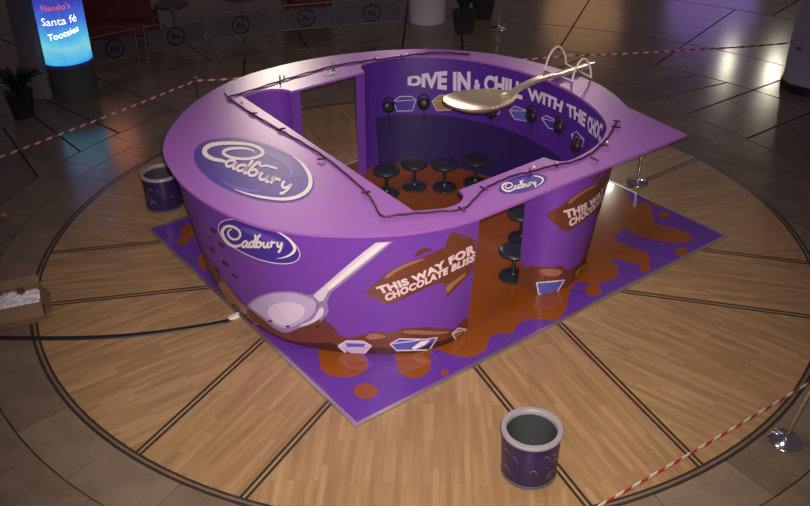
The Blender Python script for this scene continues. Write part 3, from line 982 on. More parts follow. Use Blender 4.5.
path_text('slogan_lettering', 'THIS WAY FOR', [ZA(p_) for p_ in [(128, 350), (310, 285), (470, 205), (610, 138)]], [ZA(p_) for p_ in [(103, 312), (300, 250), (465, 165), (603, 90)]], 'A', 0.010, M['pinkwhite'], wallA, 0.06, 1.1)
path_text('slogan_lettering', 'CHOCOLATE BLISS', [ZA(p_) for p_ in [(158, 386), (320, 318), (480, 240), (600, 182)]], [ZA(p_) for p_ in [(146, 350), (315, 282), (480, 203), (608, 142)]], 'A', 0.010, M['pinkwhite'], wallA, 0.06, 1.1)

# --- the same arrow splash + slogan on the curved wall, carried over at its real size
def cum(bot, top, i1):
    S = [0.0]
    for i in range(1, i1):
        S.append(S[-1] + (bot[i].lerp(top[i], 0.5) - bot[i - 1].lerp(top[i - 1], 0.5)).length)
    return S


SA, SB = cum(botA, topA, mkA[1]), cum(botB, topB, mkB[1])


def to_sz(x, y, on, bot, top, S):
    h = cast(x, y, on, 0)
    if h is None: return None
    u, v = UVof(h); t = (h.z - MZ) / (ZT - MZ); best = None; q = Vector((u, v, 0))
    for i in range(len(S) - 1):
        a_, b__ = bot[i].lerp(top[i], t), bot[i + 1].lerp(top[i + 1], t)
        e = b__ - a_; f = max(0, min(1, (q - a_).dot(e) / max(1e-9, e.dot(e)))); d = (a_ + e * f - q).length
        if best is None or d < best[0]: best = (d, S[i] + (S[i + 1] - S[i]) * f)
    return best[1], h.z - MZ


tA = to_sz(*ZA((58, 345)), 'A', botA, topA, SA)
tB = to_sz(*Zm(500, 160, 0.2767)((170, 208)), 'B', botB, topB, SB)


def on_B(s_, z, off):
    s_ = max(0.0, min(SB[-1] - 1e-4, s_)); i = 0
    while SB[i + 1] < s_: i += 1
    f = (s_ - SB[i]) / (SB[i + 1] - SB[i]); t = z / (ZT - MZ)
    q = botB[i].lerp(topB[i], t).lerp(botB[i + 1].lerp(topB[i + 1], t), f)
    tg = botB[i + 1].lerp(topB[i + 1], t) - botB[i].lerp(topB[i], t); nn = Vector((tg.y, -tg.x, 0)).normalized()
    q = q + nn * off
    return W(q.x, q.y, MZ + z)


def carry(src, name, material, off, k=1.12, ds=0.0, dz=0.05):
    """re-lay a print of the counter wall on the curved wall"""
    me = src.data; base = wloc(src.parent)
    vs = []
    for v in me.vertices:
        w_ = v.co + base; u, vv = UVof(w_); z = w_.z - MZ; t = z / (ZT - MZ); q = Vector((u, vv, 0)); best = None
        for i in range(len(SA) - 1):
            a_, b__ = botA[i].lerp(topA[i], t), botA[i + 1].lerp(topA[i + 1], t)
            e = b__ - a_; f = max(0, min(1, (q - a_).dot(e) / max(1e-9, e.dot(e)))); d = (a_ + e * f - q).length
            if best is None or d < best[0]: best = (d, SA[i] + (SA[i + 1] - SA[i]) * f)
        dx = tA[0] - best[1]
        vs.append(on_B(tB[0] + ds + k * dx, min(ZT - MZ - 0.03, tB[1] + dz + k * (z - tA[1]) - 0.36 * dx), off))
    return mesh(name, vs, [list(p_.vertices) for p_ in me.polygons], material, wallB, True)


for src in list(wallA.children):
    if src.name.startswith('slogan_lettering'): carry(src, 'slogan_lettering', M['pinkwhite'], 0.010, 1.12, 0.07)
    elif src.name.startswith('splash_print'): carry(src, 'splash_print', M['choc'], 0.005)
    elif src.name.startswith('splash_gleam'): carry(src, 'splash_gleam_print', M['choc_hi'], 0.0075)


# --- printed dessert pots
def pot_print(on, parent, rim, body, fill, outline, z=0.010, k=1.0):
    poly_decal('pot_print', rim + body, on, z, fill, parent, 1, False, maxlen=3)
    P = rim + body
    V, Fc = ribbon([(P + [P[0]], 1.3 * k), ([rim[0], rim[-1]], 1.0 * k)], 1)
    decal('pot_print', V, Fc, on, z + 0.003, outline, parent, maxlen=3)


Z7 = Zm(330, 310, 0.1852)
pot_print('A', wallA, [Z7(p_) for p_ in [(45, 190), (90, 163), (180, 165), (225, 188)]], [Z7(p_) for p_ in [(180, 240), (95, 235)]], M['lilac'], M['lilac2'])
poly_decal('pot_print', [Z7(p_) for p_ in [(90, 175), (190, 180), (185, 195), (90, 195)]], 'A', 0.014, M['potblue'], wallA, 1, False)
pot_print('A', wallA, [Z7(p_) for p_ in [(325, 180), (375, 152), (520, 155), (578, 145)]], [Z7(p_) for p_ in [(535, 212), (360, 215)]], M['potblue'], M['lilac2'])
poly_decal('pot_print', [Z7(p_) for p_ in [(440, 200), (490, 165), (540, 158), (510, 185), (450, 212)]], 'A', 0.014, M['white'], wallA, 1, False)
poly_decal('pot_print', [Z7(p_) for p_ in [(480, 210), (560, 165), (530, 205)]], 'A', 0.014, M['choc_dk'], wallA, 1, False)
pot_print('A', wallA, [Z7(p_) for p_ in [(655, 125), (690, 95), (730, 100)]], [Z7(p_) for p_ in [(715, 150), (680, 165)]], M['choc_hi'], M['lilac2'])
ZB8 = Zm(480, 200, 0.2174)
pot_print('B', wallB, [ZB8(p_) for p_ in [(262, 378), (345, 372), (385, 366)]], [ZB8(p_) for p_ in [(350, 425), (310, 438), (270, 428)]], M['potblue'], M['lilac2'])
pot_print('B', wallB, [ZB8(p_) for p_ in [(430, 330), (495, 265)]], [ZB8(p_) for p_ in [(480, 310), (440, 360)]], M['gold_print'], M['choc_dk'])
# on the inner wall
ZI = Zm(390, 60, 0.2840)
for i, (rim, body, fl) in enumerate([
        ([(12, 145), (35, 128), (75, 128), (92, 140)], [(78, 178), (25, 180)], 'navy'),
        ([(148, 145), (175, 124), (215, 124), (235, 140)], [(215, 175), (165, 178)], 'gold_print'),
        ([(345, 150), (372, 145), (392, 150)], [(385, 190), (350, 188)], 'navy'),
        ([(422, 178), (440, 162), (488, 180)], [(480, 215), (440, 208)], 'potblue'),
        ([(535, 205), (552, 195), (600, 222)], [(608, 250), (560, 240)], 'navy'),
        ([(640, 262), (658, 252), (685, 280)], [(680, 305), (650, 290)], 'navy')]):
    pot_print('I', wallI, [ZI(p_) for p_ in rim], [ZI(p_) for p_ in body], M[fl], M['lilac'], 0.006, 0.8)
# words round the inner wall
path_text('slogan_lettering', 'DIVE', [ZI(p_) for p_ in [(62, 88), (130, 98), (200, 106)]], [ZI(p_) for p_ in [(62, 60), (130, 46), (202, 38)]], 'I', 0.006, M['lilac2'], wallI, 0.05)
path_text('slogan_lettering', 'IN', [ZI(p_) for p_ in [(222, 108), (284, 112)]], [ZI(p_) for p_ in [(222, 42), (284, 40)]], 'I', 0.006, M['lilac2'], wallI, 0.05)
path_text('slogan_lettering', '&', [ZI(p_) for p_ in [(296, 106), (320, 108)]], [ZI(p_) for p_ in [(296, 68), (320, 68)]], 'I', 0.006, M['lilac2'], wallI, 0.05)
path_text('slogan_lettering', 'CHILL', [ZI(p_) for p_ in [(332, 112), (400, 124), (466, 140)]], [ZI(p_) for p_ in [(332, 52), (400, 60), (470, 80)]], 'I', 0.006, M['lilac2'], wallI, 0.05)
path_text('slogan_lettering', 'WITH', [ZI(p_) for p_ in [(486, 140), (550, 160), (604, 186)]], [ZI(p_) for p_ in [(484, 96), (550, 118), (612, 146)]], 'I', 0.006, M['lilac2'], wallI, 0.05)
path_text('slogan_lettering', 'THE', [ZI(p_) for p_ in [(624, 195), (655, 212), (686, 238)]], [ZI(p_) for p_ in [(622, 152), (660, 168), (694, 190)]], 'I', 0.006, M['lilac2'], wallI, 0.05)
path_text('slogan_lettering', 'CHOC', [ZI(p_) for p_ in [(697, 252), (720, 272), (742, 292)]], [ZI(p_) for p_ in [(697, 196), (725, 208), (752, 226)]], 'I', 0.006, M['lilac2'], wallI, 0.05)
# dark band over the inner wall below the pots, where the wall darkens downward
def lower_band(z1, i0, i1):
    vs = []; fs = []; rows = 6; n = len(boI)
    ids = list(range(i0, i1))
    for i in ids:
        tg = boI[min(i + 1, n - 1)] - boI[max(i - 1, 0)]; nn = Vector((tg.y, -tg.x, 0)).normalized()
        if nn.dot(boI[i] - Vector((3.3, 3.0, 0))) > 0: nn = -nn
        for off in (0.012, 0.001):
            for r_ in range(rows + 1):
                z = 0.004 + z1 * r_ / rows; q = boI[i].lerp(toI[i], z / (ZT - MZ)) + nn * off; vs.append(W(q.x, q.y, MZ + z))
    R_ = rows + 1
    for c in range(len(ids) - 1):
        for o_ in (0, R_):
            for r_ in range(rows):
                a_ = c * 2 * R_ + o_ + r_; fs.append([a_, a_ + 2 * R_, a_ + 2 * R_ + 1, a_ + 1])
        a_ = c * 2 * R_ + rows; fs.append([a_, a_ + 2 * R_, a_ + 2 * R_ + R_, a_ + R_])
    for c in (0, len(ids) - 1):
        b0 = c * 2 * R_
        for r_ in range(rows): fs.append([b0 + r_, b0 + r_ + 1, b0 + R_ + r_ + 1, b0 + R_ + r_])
    o = MB().add(vs, fs).build('lower_band', mat('midnight_band', (0.026, 0.014, 0.095), 0.35, var=0.05), stand, True, smooth=50)
    o['label'] = 'midnight blue lower band of the inner wall'


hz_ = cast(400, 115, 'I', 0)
lower_band(hz_.z - MZ, 7, 92)

# --- string of little lamps tied along the top
cordA = [(228, 97), (242, 107), (256, 116), (281, 130.5), (303, 143), (325, 157), (345, 173), (365, 191), (374, 203), (382, 216), (400, 214.5), (430, 212), (462, 209), (474, 199), (485, 188.5), (500, 181), (515, 175), (530, 172), (545, 167.5), (556, 165), (575, 161), (590, 154), (602, 144), (610, 134), (617, 121)]
cordB = [(228, 97), (250, 90.5), (278, 81.5), (300, 75), (333, 66), (360, 61.5), (390, 58), (418, 54), (440, 52.5), (470, 54)]
lights_root = empty('lamp_garland', G(382, 216, ZP)); tag(lights_root, 'thin dark lamp cord with cross ties along the inner edge of the stand top', 'cord')
for cd in (cordA, cordB):
    pts = []
    for i, p_ in enumerate(catmull(cd, 5)):
        w_ = G(p_.x, p_.y, ZP + 0.016); pts.append(w_ + Vector((0, 0, 0.004 * math.sin(i * 1.7))))
    MB().tube(pts, 0.014, 6).build('cord', M['cord'], lights_root, True, smooth=60)
ties = [(228, 97, 50, 10), (253, 113, 0, 8), (281, 129, -10, 8), (321, 159, -5, 7), (366, 192, -5, 8), (462, 209, 35, 8), (484, 188, 20, 8), (530, 171, 80, 5), (556, 165, 70, 5), (595, 159, 25, 9), (604, 145, 10, 9), (616, 127, 5, 9), (617, 121, 10, 6), (280, 80, 85, 9), (333, 66, 80, 6), (402, 56.5, 60, 4), (376, 59, 60, 4)]
for x, y, a_, l in ties:
    dx, dy = math.cos(deg(a_)) * l / 2, math.sin(deg(a_)) * l / 2
    MB().tube([G(x - dx, y - dy, ZP + 0.02), G(x, y, ZP + 0.035), G(x + dx, y + dy, ZP + 0.02)], 0.013, 6).build('cord_tie', M['cord'], lights_root, True)
for x, y in ((534, 168), (556, 164), (607, 143), (377, 59), (407, 55), (242, 102), (284, 77)):
    g = G(x, y, ZP)
    MB().lathe([(0.005, 0.0), (0.015, 0.008), (0.018, 0.02), (0.011, 0.032), (0.003, 0.036)], 8, g).build('small_bulb', M['whitemetal'], lights_root, True, smooth=60)

# ------------------------------------------------------------------ giant spoon and its cradle
VS = 2.84


def on_vplane(x, y, v0):
    d = ray(x, y); nrm = VV
    t = ((FC + VV * v0) - CAMP).dot(nrm) / d.dot(nrm)
    p_ = CAMP + d * t
    return p_


hp = [on_vplane(x, y, VS) for x, y in ((505, 97), (513, 92), (523, 86), (537, 80), (555, 75.5), (575, 71.5), (594, 67))]
hz = [p_.z for p_ in hp]; hu = [UVof(p_)[0] for p_ in hp]
tip = on_vplane(449, 105, VS); tu, tz = UVof(tip)[0], tip.z
spoon = empty('giant_spoon', W(hu[-2], VS, ZP)); tag(spoon, 'giant brushed gold spoon lying over the rim of the stand', 'spoon')
# handle: flat tapering bar
sec = catmull([Vector((u, z, 0)) for u, z in zip(hu, hz)], 6)
vs = []; fs = []
L = len(sec)
for i, q in enumerate(sec):
    t = i / (L - 1)
    wd = 0.075 + 0.035 * t + (0.07 * (1 - t / 0.12) if t < 0.12 else 0); th = 0.030
    if t > 0.93: wd *= max(0.25, 1 - (t - 0.93) / 0.07 * 0.75)
    zz = max(q.y, ZP + 0.05) if q.x > 5.65 else q.y
    for dv, dz in ((-wd, 0), (-wd * 0.55, th), (wd * 0.55, th), (wd, 0), (wd * 0.55, -th * 0.5), (-wd * 0.55, -th * 0.5)):
        vs.append(W(q.x, VS + dv, zz + dz))
for i in range(L - 1):
    for k in range(6):
        k2 = (k + 1) % 6; fs.append([i * 6 + k, i * 6 + k2, (i + 1) * 6 + k2, (i + 1) * 6 + k])
fs.append([0, 1, 2, 3, 4, 5][::-1]); fs.append([(L - 1) * 6 + k for k in range(6)])
MB().add(vs, fs).build('handle', M['gold'], spoon, True, smooth=35)
# bowl: egg-shaped dish with thickness
bu0, bu1 = tu, hu[1] + 0.02
bz0, bz1 = tz, hz[1]
vs = []; fs = []; NA_, NR_ = 40, 8


def bowl_pt(a, r, low):
    c = (bu0 + bu1) / 2; hl = (bu1 - bu0) / 2
    x = math.cos(a); y = math.sin(a)
    wd = 0.41 * (1.0 - 0.20 * x) * (1 if x < 0.6 else 1 - 0.55 * ((x - 0.6) / 0.4) ** 2)
    u = c + hl * x * r; v = VS + wd * y * r
    t = (u - bu0) / (bu1 - bu0)
    rim = bz0 + (bz1 - bz0) * t
    z = rim - 0.17 * (1 - r * r) - low
    return W(u, v, z)


for low in (0, 0.028):
    for j in range(NR_ + 1):
        for k in range(NA_): vs.append(bowl_pt(2 * PI * k / NA_, max(j / NR_, 0.02), low))
S = (NR_ + 1) * NA_
for base, fl in ((0, False), (S, True)):
    for j in range(NR_):
        for k in range(NA_):
            k2 = (k + 1) % NA_
            f = [base + j * NA_ + k, base + (j + 1) * NA_ + k, base + (j + 1) * NA_ + k2, base + j * NA_ + k2]
            fs.append(f[::-1] if fl else f)
    fs.append([base + k for k in range(NA_)])
for k in range(NA_):
    k2 = (k + 1) % NA_; fs.append([NR_ * NA_ + k, S + NR_ * NA_ + k, S + NR_ * NA_ + k2, NR_ * NA_ + k2])
MB().add(vs, fs).build('bowl', M['gold'], spoon, True, smooth=60)

cradle = empty('spoon_cradle', G(568, 74, ZP)); tag(cradle, 'white wire cradle of two hoops holding the giant spoon handle', 'bracket')
f1a, f1b, f2a, f2b = G(545, 70.5, ZP), G(566, 65, ZP), G(572, 82, ZP), G(591, 78.5, ZP)
for a_, b__ in ((f1a, f1b), (f2a, f2b)):
    h = 0.33; pts = []
    for k in range(15):
        t = k / 14; q = a_.lerp(b__, t)
        z = h * min(1, math.sin(PI * t) ** 0.6)
        pts.append(q + Vector((0, 0, 0.018 + z)))
    MB().tube(pts, 0.018, 8).build('hoop', M['whitemetal'], cradle, True, smooth=60)
for a_, b__ in ((f1a, f2a), (f1b, f2b)):
    MB().tube([a_ + Vector((0, 0, 0.018)), b__ + Vector((0, 0, 0.018))], 0.016, 8).build('crossbar', M['whitemetal'], cradle, True, smooth=60)

# ------------------------------------------------------------------ round headsets on the inner wall
HS = [(387.5, 106, 'left of the first pot picture, leftmost'), (424, 103, 'between the first two pot pictures'), (493, 112, 'half hidden under the giant spoon'), (534, 115.5, 'right of the bright blue pot picture'), (562, 127, 'under the slogan word near the right end'), (580, 146, 'lowest and farthest right')]
for x, y, where in HS:
    h = cast(x, y, 'I', 0.0)
    if h is None: continue
    hit = BVH['I'].ray_cast(CAMP, ray(x, y)); nn = hit[1]
    if nn.dot(ray(x, y)) > 0: nn = -nn
    h = h + nn * 0.03
    r_ = empty('wall_headset', h); tag(r_, 'black round headset hung on the inner wall, ' + where, 'headset', 'black headsets along the inner wall')
    q = nn.to_track_quat('Z', 'Y').to_matrix()
    mb = MB().lathe([(0.085, 0.0), (0.10, 0.02), (0.10, 0.06), (0.075, 0.085), (0.02, 0.09)], 16); mb.v = [q @ v for v in mb.v]
    mb.build('ear_pad', M['black'], r_, smooth=50)
    mb = MB().lathe([(0.05, 0.085), (0.05, 0.105), (0.02, 0.11)], 12); mb.v = [q @ v for v in mb.v]
    mb.build('cup', M['stool'], r_, smooth=50)
    side = Vector((0, 0, 1)).cross(nn).normalized()
    MB().tube([nn * 0.04 + side * (0.10 * math.cos(t)) + Vector((0, 0, 0.02 + 0.15 * math.sin(t))) for t in [PI * k / 10 for k in range(11)]], 0.012, 6).build('head_band', M['black'], r_, smooth=60)
    MB().tube([nn * 0.03 + Vector((0, 0, -0.09)), nn * 0.03 + side * 0.01 + Vector((0, 0, -0.3)), nn * 0.04 + Vector((0, 0, -0.62))], 0.006, 6).build('cable', M['black'], r_, smooth=60)

# ------------------------------------------------------------------ stools
stool0 = None
STOOLS = [(387, 194, 'dark round stool inside the stand, nearest the back entrance'), (414.5, 187, 'dark round stool inside the stand, second from the back entrance'), (444.5, 188, 'dark round stool inside the stand, third from the back entrance'), (475, 183.5, 'dark round stool inside the stand, fourth from the back entrance'),
          (513, 277, 'dark round stool peeping out beside the right wall, nearest the front entrance'), (521, 239, 'dark round stool behind the right wall, mostly hidden, farther inside')]
for x, y, lb in STOOLS:
    g = G(x, y, MZ)
    if stool0 is None:
        s = empty('round_stool', g)
        MB().lathe([(0.19, 0), (0.205, 0.012), (0.20, 0.03), (0.13, 0.045), (0.05, 0.06), (0.035, 0.09)], 28).build('base', M['stool'], s, smooth=50)
        MB().lathe([(0.032, 0.06), (0.032, 0.38)], 16).build('pole', M['stool'], s, smooth=50)
        MB().lathe([(0.05, 0.365), (0.18, 0.385), (0.215, 0.405), (0.225, 0.43), (0.21, 0.455), (0.15, 0.468), (0.02, 0.472)], 28).build('seat', M['stool'], s, smooth=50)
        stool0 = s
    else:
        s = copy_tree(stool0); s.location = g
    tag(s, lb, 'stool', 'dark round stools inside the stand')

# ------------------------------------------------------------------ bins
BR, BH = 0.305, 0.60


def make_bin(g, label, face):
    s = empty('litter_bin', g, face)
    tag(s, label, 'bin', 'purple round litter bins')
    MB().lathe([(BR * 0.93, 0.035), (BR * 0.95, 0.05), (BR, BH - 0.03), (BR - 0.01, BH - 0.03), (BR * 0.90, 0.06)], 40, cap1=True).build('body', M['binp'], s, smooth=40)
    MB().lathe([(BR * 0.90, 0.0), (BR * 0.97, 0.012), (BR * 0.97, 0.04), (BR * 0.92, 0.045)], 40).build('base_ring', M['rim'] if False else M['plinth'], s, smooth=40)
    vs = MB()
    prof = [(BR + 0.012, BH - 0.04), (BR + 0.018, BH - 0.015), (BR + 0.008, BH + 0.004), (BR - 0.035, BH + 0.004), (BR - 0.048, BH - 0.012), (BR - 0.048, BH - 0.05), (BR - 0.03, BH - 0.05), (BR + 0.012, BH - 0.04)]
    vs.lathe(prof, 40, cap0=False, cap1=False); vs.build('rim', M['rim'], s, smooth=40)
    ln = MB().lathe([(BR - 0.045, BH - 0.02), (BR - 0.06, 0.12), (0.02, 0.10)], 40, cap0=False, cap1=True); ln.build('liner', M['liner'], s, smooth=40)
    # swirling pale line print on the shell
    rng = random.Random(3)
    strokes = []
    for k in range(26):
        a_ = rng.uniform(-2.9, 2.9); z0 = rng.uniform(0.12, 0.42); l = rng.uniform(0.08, 0.3); t0 = rng.uniform(-0.6, 0.9)
        strokes.append((a_, z0, l, t0))
    V = []; Fc = []
    for a_, z0, l, t0 in strokes:
        b0 = len(V); n = 10
        for i in range(n + 1):
            t = i / n; aa = a_ + l * 2.0 * t * math.cos(t0); zz = z0 + 0.10 * math.sin(t0 + t * 3.2) * l * 3; wv = 0.006 * math.sin(PI * (0.1 + 0.8 * t))
            rr = BR * (0.95 + 0.05 * (zz / BH)) + 0.003
            for sg in (-1, 1): V.append((rr * math.cos(aa), rr * math.sin(aa), zz + sg * wv))
        for i in range(n): Fc.append([b0 + 2 * i, b0 + 2 * i + 1, b0 + 2 * i + 3, b0 + 2 * i + 2])
    tag(mesh('swirl_print', V, Fc, M['binline'], s), kind='stuff')
    return s


make_bin(G(528.5, 470, 0), 'purple round litter bin alone on the oak floor in front', deg(-100))
make_bin(G(165.5, 205, 0), 'purple round litter bin half behind the left side of the stand', deg(-60))


# ------------------------------------------------------------------ stanchions and tape
def make_stanchion(g, label, h=1.0, lean=0.0):
    s = empty('stanchion', g); tag(s, label, 'stanchion', 'chrome barrier stanchions')
    MB().lathe([(0.18, 0), (0.185, 0.012), (0.17, 0.03), (0.08, 0.045), (0.04, 0.07)], 28).build('base', M['chrome'], s, smooth=50)
    MB().tube([(0, 0, 0.05), (lean, 0, h - 0.05)], 0.025, 14).build('pole', M['chrome'], s, smooth=50)
    MB().lathe([(0.03, h - 0.06), (0.042, h - 0.05), (0.042, h), (0.03, h + 0.012), (0.01, h + 0.02)], 16, (lean, 0, 0)).build('head', M['chrome'], s, smooth=50)
    return s


make_stanchion(G(637.5, 183, 0), 'chrome stanchion standing just off the mat behind the right corner of the stand')
make_stanchion(G(785, 441, 0), 'chrome stanchion outside the wooden circle near the lower right corner', 1.0, 0.18)
make_stanchion(G(498, 29, 0), 'chrome stanchion far behind the stand beside the dark plants')
tp = G(196, 80.5, 0.93)
make_stanchion(Vector((tp.x, tp.y, 0)), 'chrome stanchion hidden behind the left rim of the stand')


def tape(name, pts, label):
    """red and white strip standing on edge, sagging between supports"""
    r_ = empty(name, pts[0]); tag(r_, label, 'tape', 'red and white barrier tape')
    seg = 0.105; k = 0
    for a_, b__, sag in zip(pts, pts[1:], [0.02] * 9):
        L = (b__ - a_).length; n = max(2, int(L / seg)); d = (b__ - a_).normalized()
        side = Vector((-d.y, d.x, 0)).normalized() * 0.003

        def at(t): return a_.lerp(b__, t) - Vector((0, 0, sag * 4 * t * (1 - t)))
        for i in range(n):
            p0, p1 = at(i / n), at((i + 1) / n); hh = Vector((0, 0, 0.017)); sl = d * 0.012
            vs = [p0 - hh - side - sl, p1 - hh - side - sl, p1 + hh - side + sl, p0 + hh - side + sl, p0 - hh + side - sl, p1 - hh + side - sl, p1 + hh + side + sl, p0 + hh + side + sl]
            MB().add(vs, [[0, 1, 2, 3], [7, 6, 5, 4], [0, 4, 5, 1], [3, 2, 6, 7], [0, 3, 7, 4], [1, 5, 6, 2]]).build('red_band' if k % 2 else 'white_band', M['red_tape' if k % 2 else 'white_tape'], r_, True); k += 1
    return r_


# right column
colR = G(813, 87, 0); RCOL = 0.62
zt = 0.93
tl0 = G(-40, 172, zt)
pA = G(788, 43, zt)
col_near = Vector((colR.x - RCOL * 0.8, colR.y - RCOL * 0.62, zt + 0.05))
tape('barrier_tape', [tl0, G(196, 80.5, zt)], 'red and white tape strung across the left background to behind the stand')
tape('barrier_tape', [G(196, 80.5, zt), G(275, 74.5, zt), G(420, 66, zt), G(569, 55.5, zt)], 'short run of red and white tape vanishing behind the back rim of the stand')
tape('barrier_tape', [G(569, 55.5, zt), G(680, 50, zt), pA], 'red and white tape running from behind the spoon to the right column')
# tape wound round the right column
pts = []
for k in range(13):
    a_ = deg(150 + 15 * k); pts.append(Vector((colR.x + (RCOL + 0.012) * math.cos(a_), colR.y + (RCOL + 0.012) * math.sin(a_), zt + 0.02 - 0.012 * k)))
r_ = empty('barrier_tape', pts[0]); tag(r_, 'red and white tape end wound round the right column', 'tape', 'red and white barrier tape')
for k in range(12):
    hh = Vector((0, 0, 0.02)); MB().add([pts[k] - hh, pts[k + 1] - hh, pts[k + 1] + hh, pts[k] + hh], [[0, 1, 2, 3]]).build('red_band' if k % 2 else 'white_band', M['red_tape' if k % 2 else 'white_tape'], r_, True)
# near tape, tied to the lower right stanchion
gs = G(785, 441, 0)
tape('barrier_tape', [G(560, 528, 0.80), Vector((gs.x + 0.17, gs.y, 0.90))], 'red and white tape crossing the lower right corner of the oak floor')


# ------------------------------------------------------------------ cable cover across the floor
cb = [G(x, y, 0) for x, y in ((-40, 337), (0, 338.2), (60, 338.5), (110, 337), (150, 333.5), (190, 328), (222, 322.5), (232, 319.5))]
cc = catmull(cb, 6); vs = []; fs = []
for i, q in enumerate(cc):
    t = cc[min(i + 1, len(cc) - 1)] - cc[max(0, i - 1)]; t.normalize(); nn = Vector((-t.y, t.x, 0))
    for dn, z in ((-0.045, 0.001), (-0.03, 0.016), (0.03, 0.016), (0.045, 0.001)): vs.append((q.x + nn.x * dn, q.y + nn.y * dn, z))
for i in range(len(cc) - 1):
    for k in range(3): fs.append([i * 4 + k, i * 4 + k + 1, (i + 1) * 4 + k + 1, (i + 1) * 4 + k])
    fs.append([i * 4 + 3, i * 4, (i + 1) * 4, (i + 1) * 4 + 3])
cbl = empty('floor_cable', cc[-1]); tag(cbl, 'flat black cable running over the oak floor to the stand', 'cable')
mb = MB().add(vs, fs); mb.build('cable_strip', M['black'], cbl, True)
e0, e1 = G(229, 320.5, 0), G(239, 315.5, 0)
d = (e1 - e0).normalized(); nn = Vector((-d.y, d.x, 0)) * 0.035
mb = MB()
mb.add([e0 - nn, e1 - nn, e1 + nn, e0 + nn] + [p_ + Vector((0, 0, 0.045)) for p_ in (e0 - nn * .7, e1 - nn * .7, e1 + nn * .7, e0 + nn * .7)], [[0, 3, 2, 1], [4, 5, 6, 7], [0, 1, 5, 4], [1, 2, 6, 5], [2, 3, 7, 6], [3, 0, 4, 7]])
o = mb.build('plug', M['paper'], cbl, True); o['label'] = 'white plug wrapped in tape'

# ------------------------------------------------------------------ cardboard box with wrapping
p0 = G(46, 320.5, 0); p1 = G(0, 330, 0)
ex = (p1 - p0).normalized(); ey = Vector((ex.y, -ex.x, 0))
if ey.y < 0: ey = -ey
bx = empty('cardboard_box', p0 + ex * 0.36 + ey * 0.22); tag(bx, 'open cardboard box full of white wrapping at the left edge of the floor', 'box')
BL, BD, BHH, TH = 0.72, 0.46, 0.30, 0.008


def bbox(name, x0, x1, y0, y1, z0, z1, mt):
    mb = MB(); vs = []
    for z in (z0, z1):
        for x, y in ((x0, y0), (x1, y0), (x1, y1), (x0, y1)): vs.append(p0 + ex * x + ey * y + Vector((0, 0, z)))
    mb.add(vs, [[0, 3, 2, 1], [4, 5, 6, 7], [0, 1, 5, 4], [1, 2, 6, 5], [2, 3, 7, 6], [3, 0, 4, 7]])
    return mb.build(name, mt, bx, True)


bbox('side_panel', 0, BL, 0, TH, 0, BHH, M['card']); bbox('side_panel', 0, BL, BD - TH, BD, 0, BHH, M['card'])
bbox('side_panel', 0, TH, TH, BD - TH, 0, BHH, M['card']); bbox('side_panel', BL - TH, BL, TH, BD - TH, 0, BHH, M['card'])
bbox('bottom_panel', TH, BL - TH, TH, BD - TH, 0, 0.01, M['card'])


def flap(a_, b__, out, drop):
    q = [a_, b__, b__ + out + Vector((0, 0, drop)), a_ + out + Vector((0, 0, drop))]
    q2 = [p_ + Vector((0, 0, -0.008)) for p_ in q]
    MB().add(q + q2, [[0, 1, 2, 3], [7, 6, 5, 4], [0, 4, 5, 1], [1, 5, 6, 2], [2, 6, 7, 3], [3, 7, 4, 0]]).build('flap', M['card'], bx, True)


zt_ = Vector((0, 0, BHH))
flap(p0 + zt_, p0 + ey * BD + zt_, -ex * 0.10, -0.16)
flap(p0 + ex * BL + zt_, p0 + zt_, -ey * 0.07, -0.17)
flap(p0 + ey * BD + zt_, p0 + ex * BL + ey * BD + zt_, ey * 0.10, 0.09)
# dark printed mark on the front flap
o = MB().add([p0 + ex * x + ey * -0.003 + Vector((0, 0, z)) for x, z in ((0.20, 0.09), (0.34, 0.09), (0.30, 0.14), (0.18, 0.13))], [[0, 1, 2, 3]])
o.build('box_mark', M['choc_dk'], bx, True)


def crumple_into(mb, c, r, rg):
    bm = bmesh.new(); bmesh.ops.create_icosphere(bm, subdivisions=2, radius=r)
    for v in bm.verts:
        v.co *= rg.uniform(0.6, 1.2); v.co.z *= 0.7
    mb.add([v.co + c for v in bm.verts], [[v.index for v in f.verts] for f in bm.faces]); bm.free()


rg = random.Random(5); heap = MB()
for ix in range(7):
    for iy in range(4):
        c = ex * (0.09 + 0.09 * ix) + ey * (0.09 + 0.093 * iy) + Vector((0, 0, 0.21 + 0.05 * rg.random()))
        crumple_into(heap, c, 0.07 + 0.02 * rg.random(), rg)
heap.add([ex * x + ey * y + Vector((0, 0, z)) for z in (0.012, 0.20) for x, y in ((0.012, 0.012), (BL - 0.012, 0.012), (BL - 0.012, BD - 0.012), (0.012, BD - 0.012))], [[0, 3, 2, 1], [4, 5, 6, 7], [0, 1, 5, 4], [1, 2, 6, 5], [2, 3, 7, 6], [3, 0, 4, 7]])
hp_ = mesh('wrapping_heap', heap.v, heap.f, M['paper']); hp_.location = p0
tag(hp_, 'heap of crumpled white wraps filling the cardboard box', 'wrapping', None, 'stuff')
scrap = MB(); crumple_into(scrap, Vector((0, 0, 0)), 0.06, rg)
sc_ = scrap.build('foil_scrap', M['sofa']); sc_.location = p0 + ex * 0.24 + ey * 0.37 + Vector((0, 0, 0.30))
tag(sc_, 'small dark red scrap on top of the white wraps in the box', 'scrap')


# ------------------------------------------------------------------ columns
def column(name, c, r, h, label, mt, skirt=True):
    s = empty(name, c); tag(s, label, 'column')
    MB().lathe([(r, 0.0), (r, h)], 48).build('shaft', mt, s, smooth=50)
    if skirt: MB().lathe([(r + 0.03, 0), (r + 0.03, 0.16), (r + 0.005, 0.18)], 48, cap0=False, cap1=False).build('skirting', M['skirt'], s, smooth=50)
    return s


